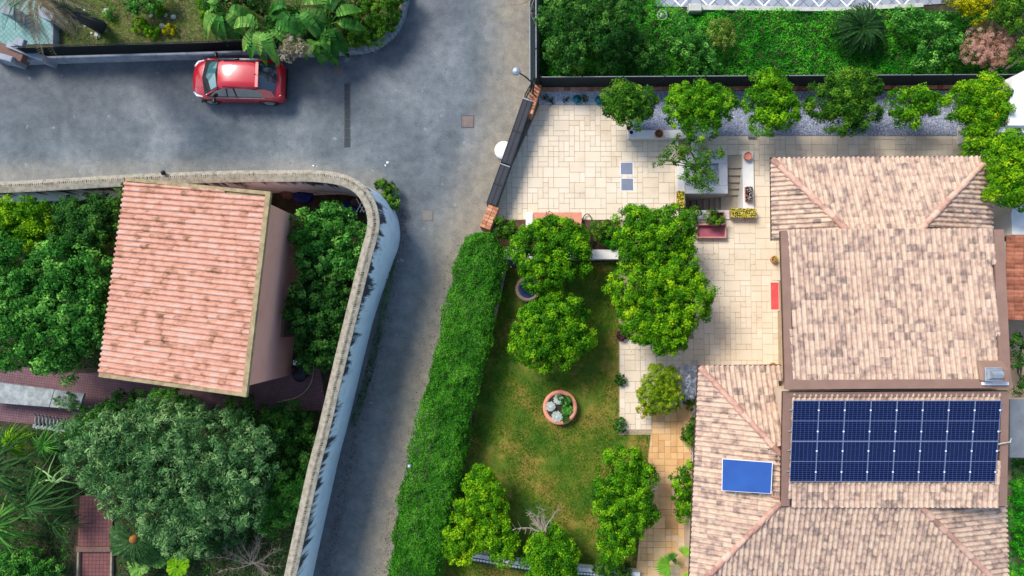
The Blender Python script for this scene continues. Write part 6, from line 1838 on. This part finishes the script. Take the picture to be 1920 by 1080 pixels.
bush('dry_flower_head', 'cluster of dry beige flower heads hanging above the rear of the car', 'plant', [(552, 85, 18), (540, 100, 14), (566, 95, 14)], 2.4, 'dry', leaf=.1, clump=.13, ground=.12, aspect=.3)
bush('shrub', 'low shrub behind the big leaves by the top edge', 'shrub', [(470, -5, 34), (410, 8, 22), (530, 45, 30), (590, 60, 28), (640, 20, 36)], 1.2, 'dark_green', leaf=.09, clump=.2, ground=.12)
bush('round_hedge', 'clipped yellow-green hedge filling the curved corner of the kerb wall', 'hedge', [(680, 40, 40), (715, 20, 36), (700, 60, 26), (735, -10, 30), (660, 70, 18), (730, 40, 18)], 1.0, 'citrus_deep', leaf=.065, clump=.15, ground=.12, dens=.8)
bush('shrub', 'dark green shrub at the top edge of the dry front garden', 'shrub', [(262, 8, 24), (290, 2, 20)], .8, 'forest', ground=.12)
bush('shrub', 'light green plant at the foot of the banana clump', 'shrub', [(398, 30, 20), (392, 12, 18), (410, 45, 14)], .7, 'citrus', ground=.12)
for px, r, m, lab in (((205, 28), 9, 'forest', 'small bright bush near the leaning trunk'), ((262, 48), 14, 'citrus_yellow', 'yellow-green low plant in the middle of the dry garden'), ((300, 22), 10, 'citrus_yellow', 'yellow-green plant near the top of the dry garden'), ((285, 62), 13, 'citrus_yellow', 'yellow-green ground plant nearest the railing'), ((318, 58), 10, 'yellow_leaf', 'yellowish plant beside the pale stones by the railing')):
    bush('low_plant', lab, 'plant', [(px[0], px[1], r), (px[0] + r * .7, px[1] - r * .3, r * .6)], .3, m, leaf=.06, clump=.1, ground=.12, gap=.7)
scatter_cover('dry_grass', [(105, -60), (640, -60), (640, 78), (340, 86), (110, 92)], 14000, .13, .12, .07, M['dry'], 'dry brownish grass of the front garden', aspect=.2)
scatter_cover('low_grass', [(105, -60), (640, -60), (640, 78), (340, 86), (110, 92)], 24000, .13, .14, .08, M['grass'], 'patches of green grass in the front garden', aspect=.3, lump=1.3)
# leaning palm: trunk seen along its length, grey hanging fronds to the upper left
t = thing('palm_tree', 'leaning dark shaggy palm trunk with grey hanging fronds at the upper left', 'palm', P(190, 52, .1))
tr_ = [P(188, 50, .1), P(165, 38, 1.6), P(140, 25, 3.0), P(115, 14, 4.2), P(92, 0, 5.2), P(70, -14, 6.0)]
MB().tube(tr_, [.3, .26, .26, .3, .34, .3], 14).build('trunk', M['dark_trunk'], t)
for k in range(60):
    s = rnd.uniform(1.5, 5); i = min(4, int(s)); p = tr_[i].lerp(tr_[i + 1], s - i)
    a = rnd.uniform(0, 6.283)
    mb = MB(); pts = arch(p, a, rnd.uniform(.35, .6), .05, .4, 5); strip(mb, pts, [Vector((0, 0, 1))] * 5, [.05, .05, .04, .03, .005])
    tintmesh(mb.build('leaf_base', M['dry'], t), .15)
for k in range(36):
    frond(tr_[-1], rnd.uniform(0, 6.283), rnd.uniform(1.2, 2.2), rnd.uniform(.2, 1.0), rnd.uniform(.6, 1.8), .016, .26, 34, m=M['dry'] if k % 3 else M['oleander'], parent=t, tint=.3)
# right edge strip
scatter_cover('weeds', [(1893, 858), (2000, 858), (2000, 1120), (1893, 1120)], 9000, .08, .6, .09, M['weeds'], 'bright weeds in the strip right of the south roof')
tree('broadleaf_tree', 'bright green shrub at the lower right corner beyond the roof', 'tree', (1915, 960), [(1915, 930, 22), (1918, 980, 26), (1916, 1030, 22), (1912, 1070, 22)], 1.4, 'weeds')
tree('broadleaf_tree', 'dark narrow shrub in the gap above the grey outbuilding', 'tree', (1912, 670), [(1912, 640, 12), (1914, 680, 14), (1914, 720, 12)], 1.6, 'dark_green')
print('objects', len(bpy.data.objects))
print('tris', sum(len(m.polygons) * 2 for m in bpy.data.meshes))
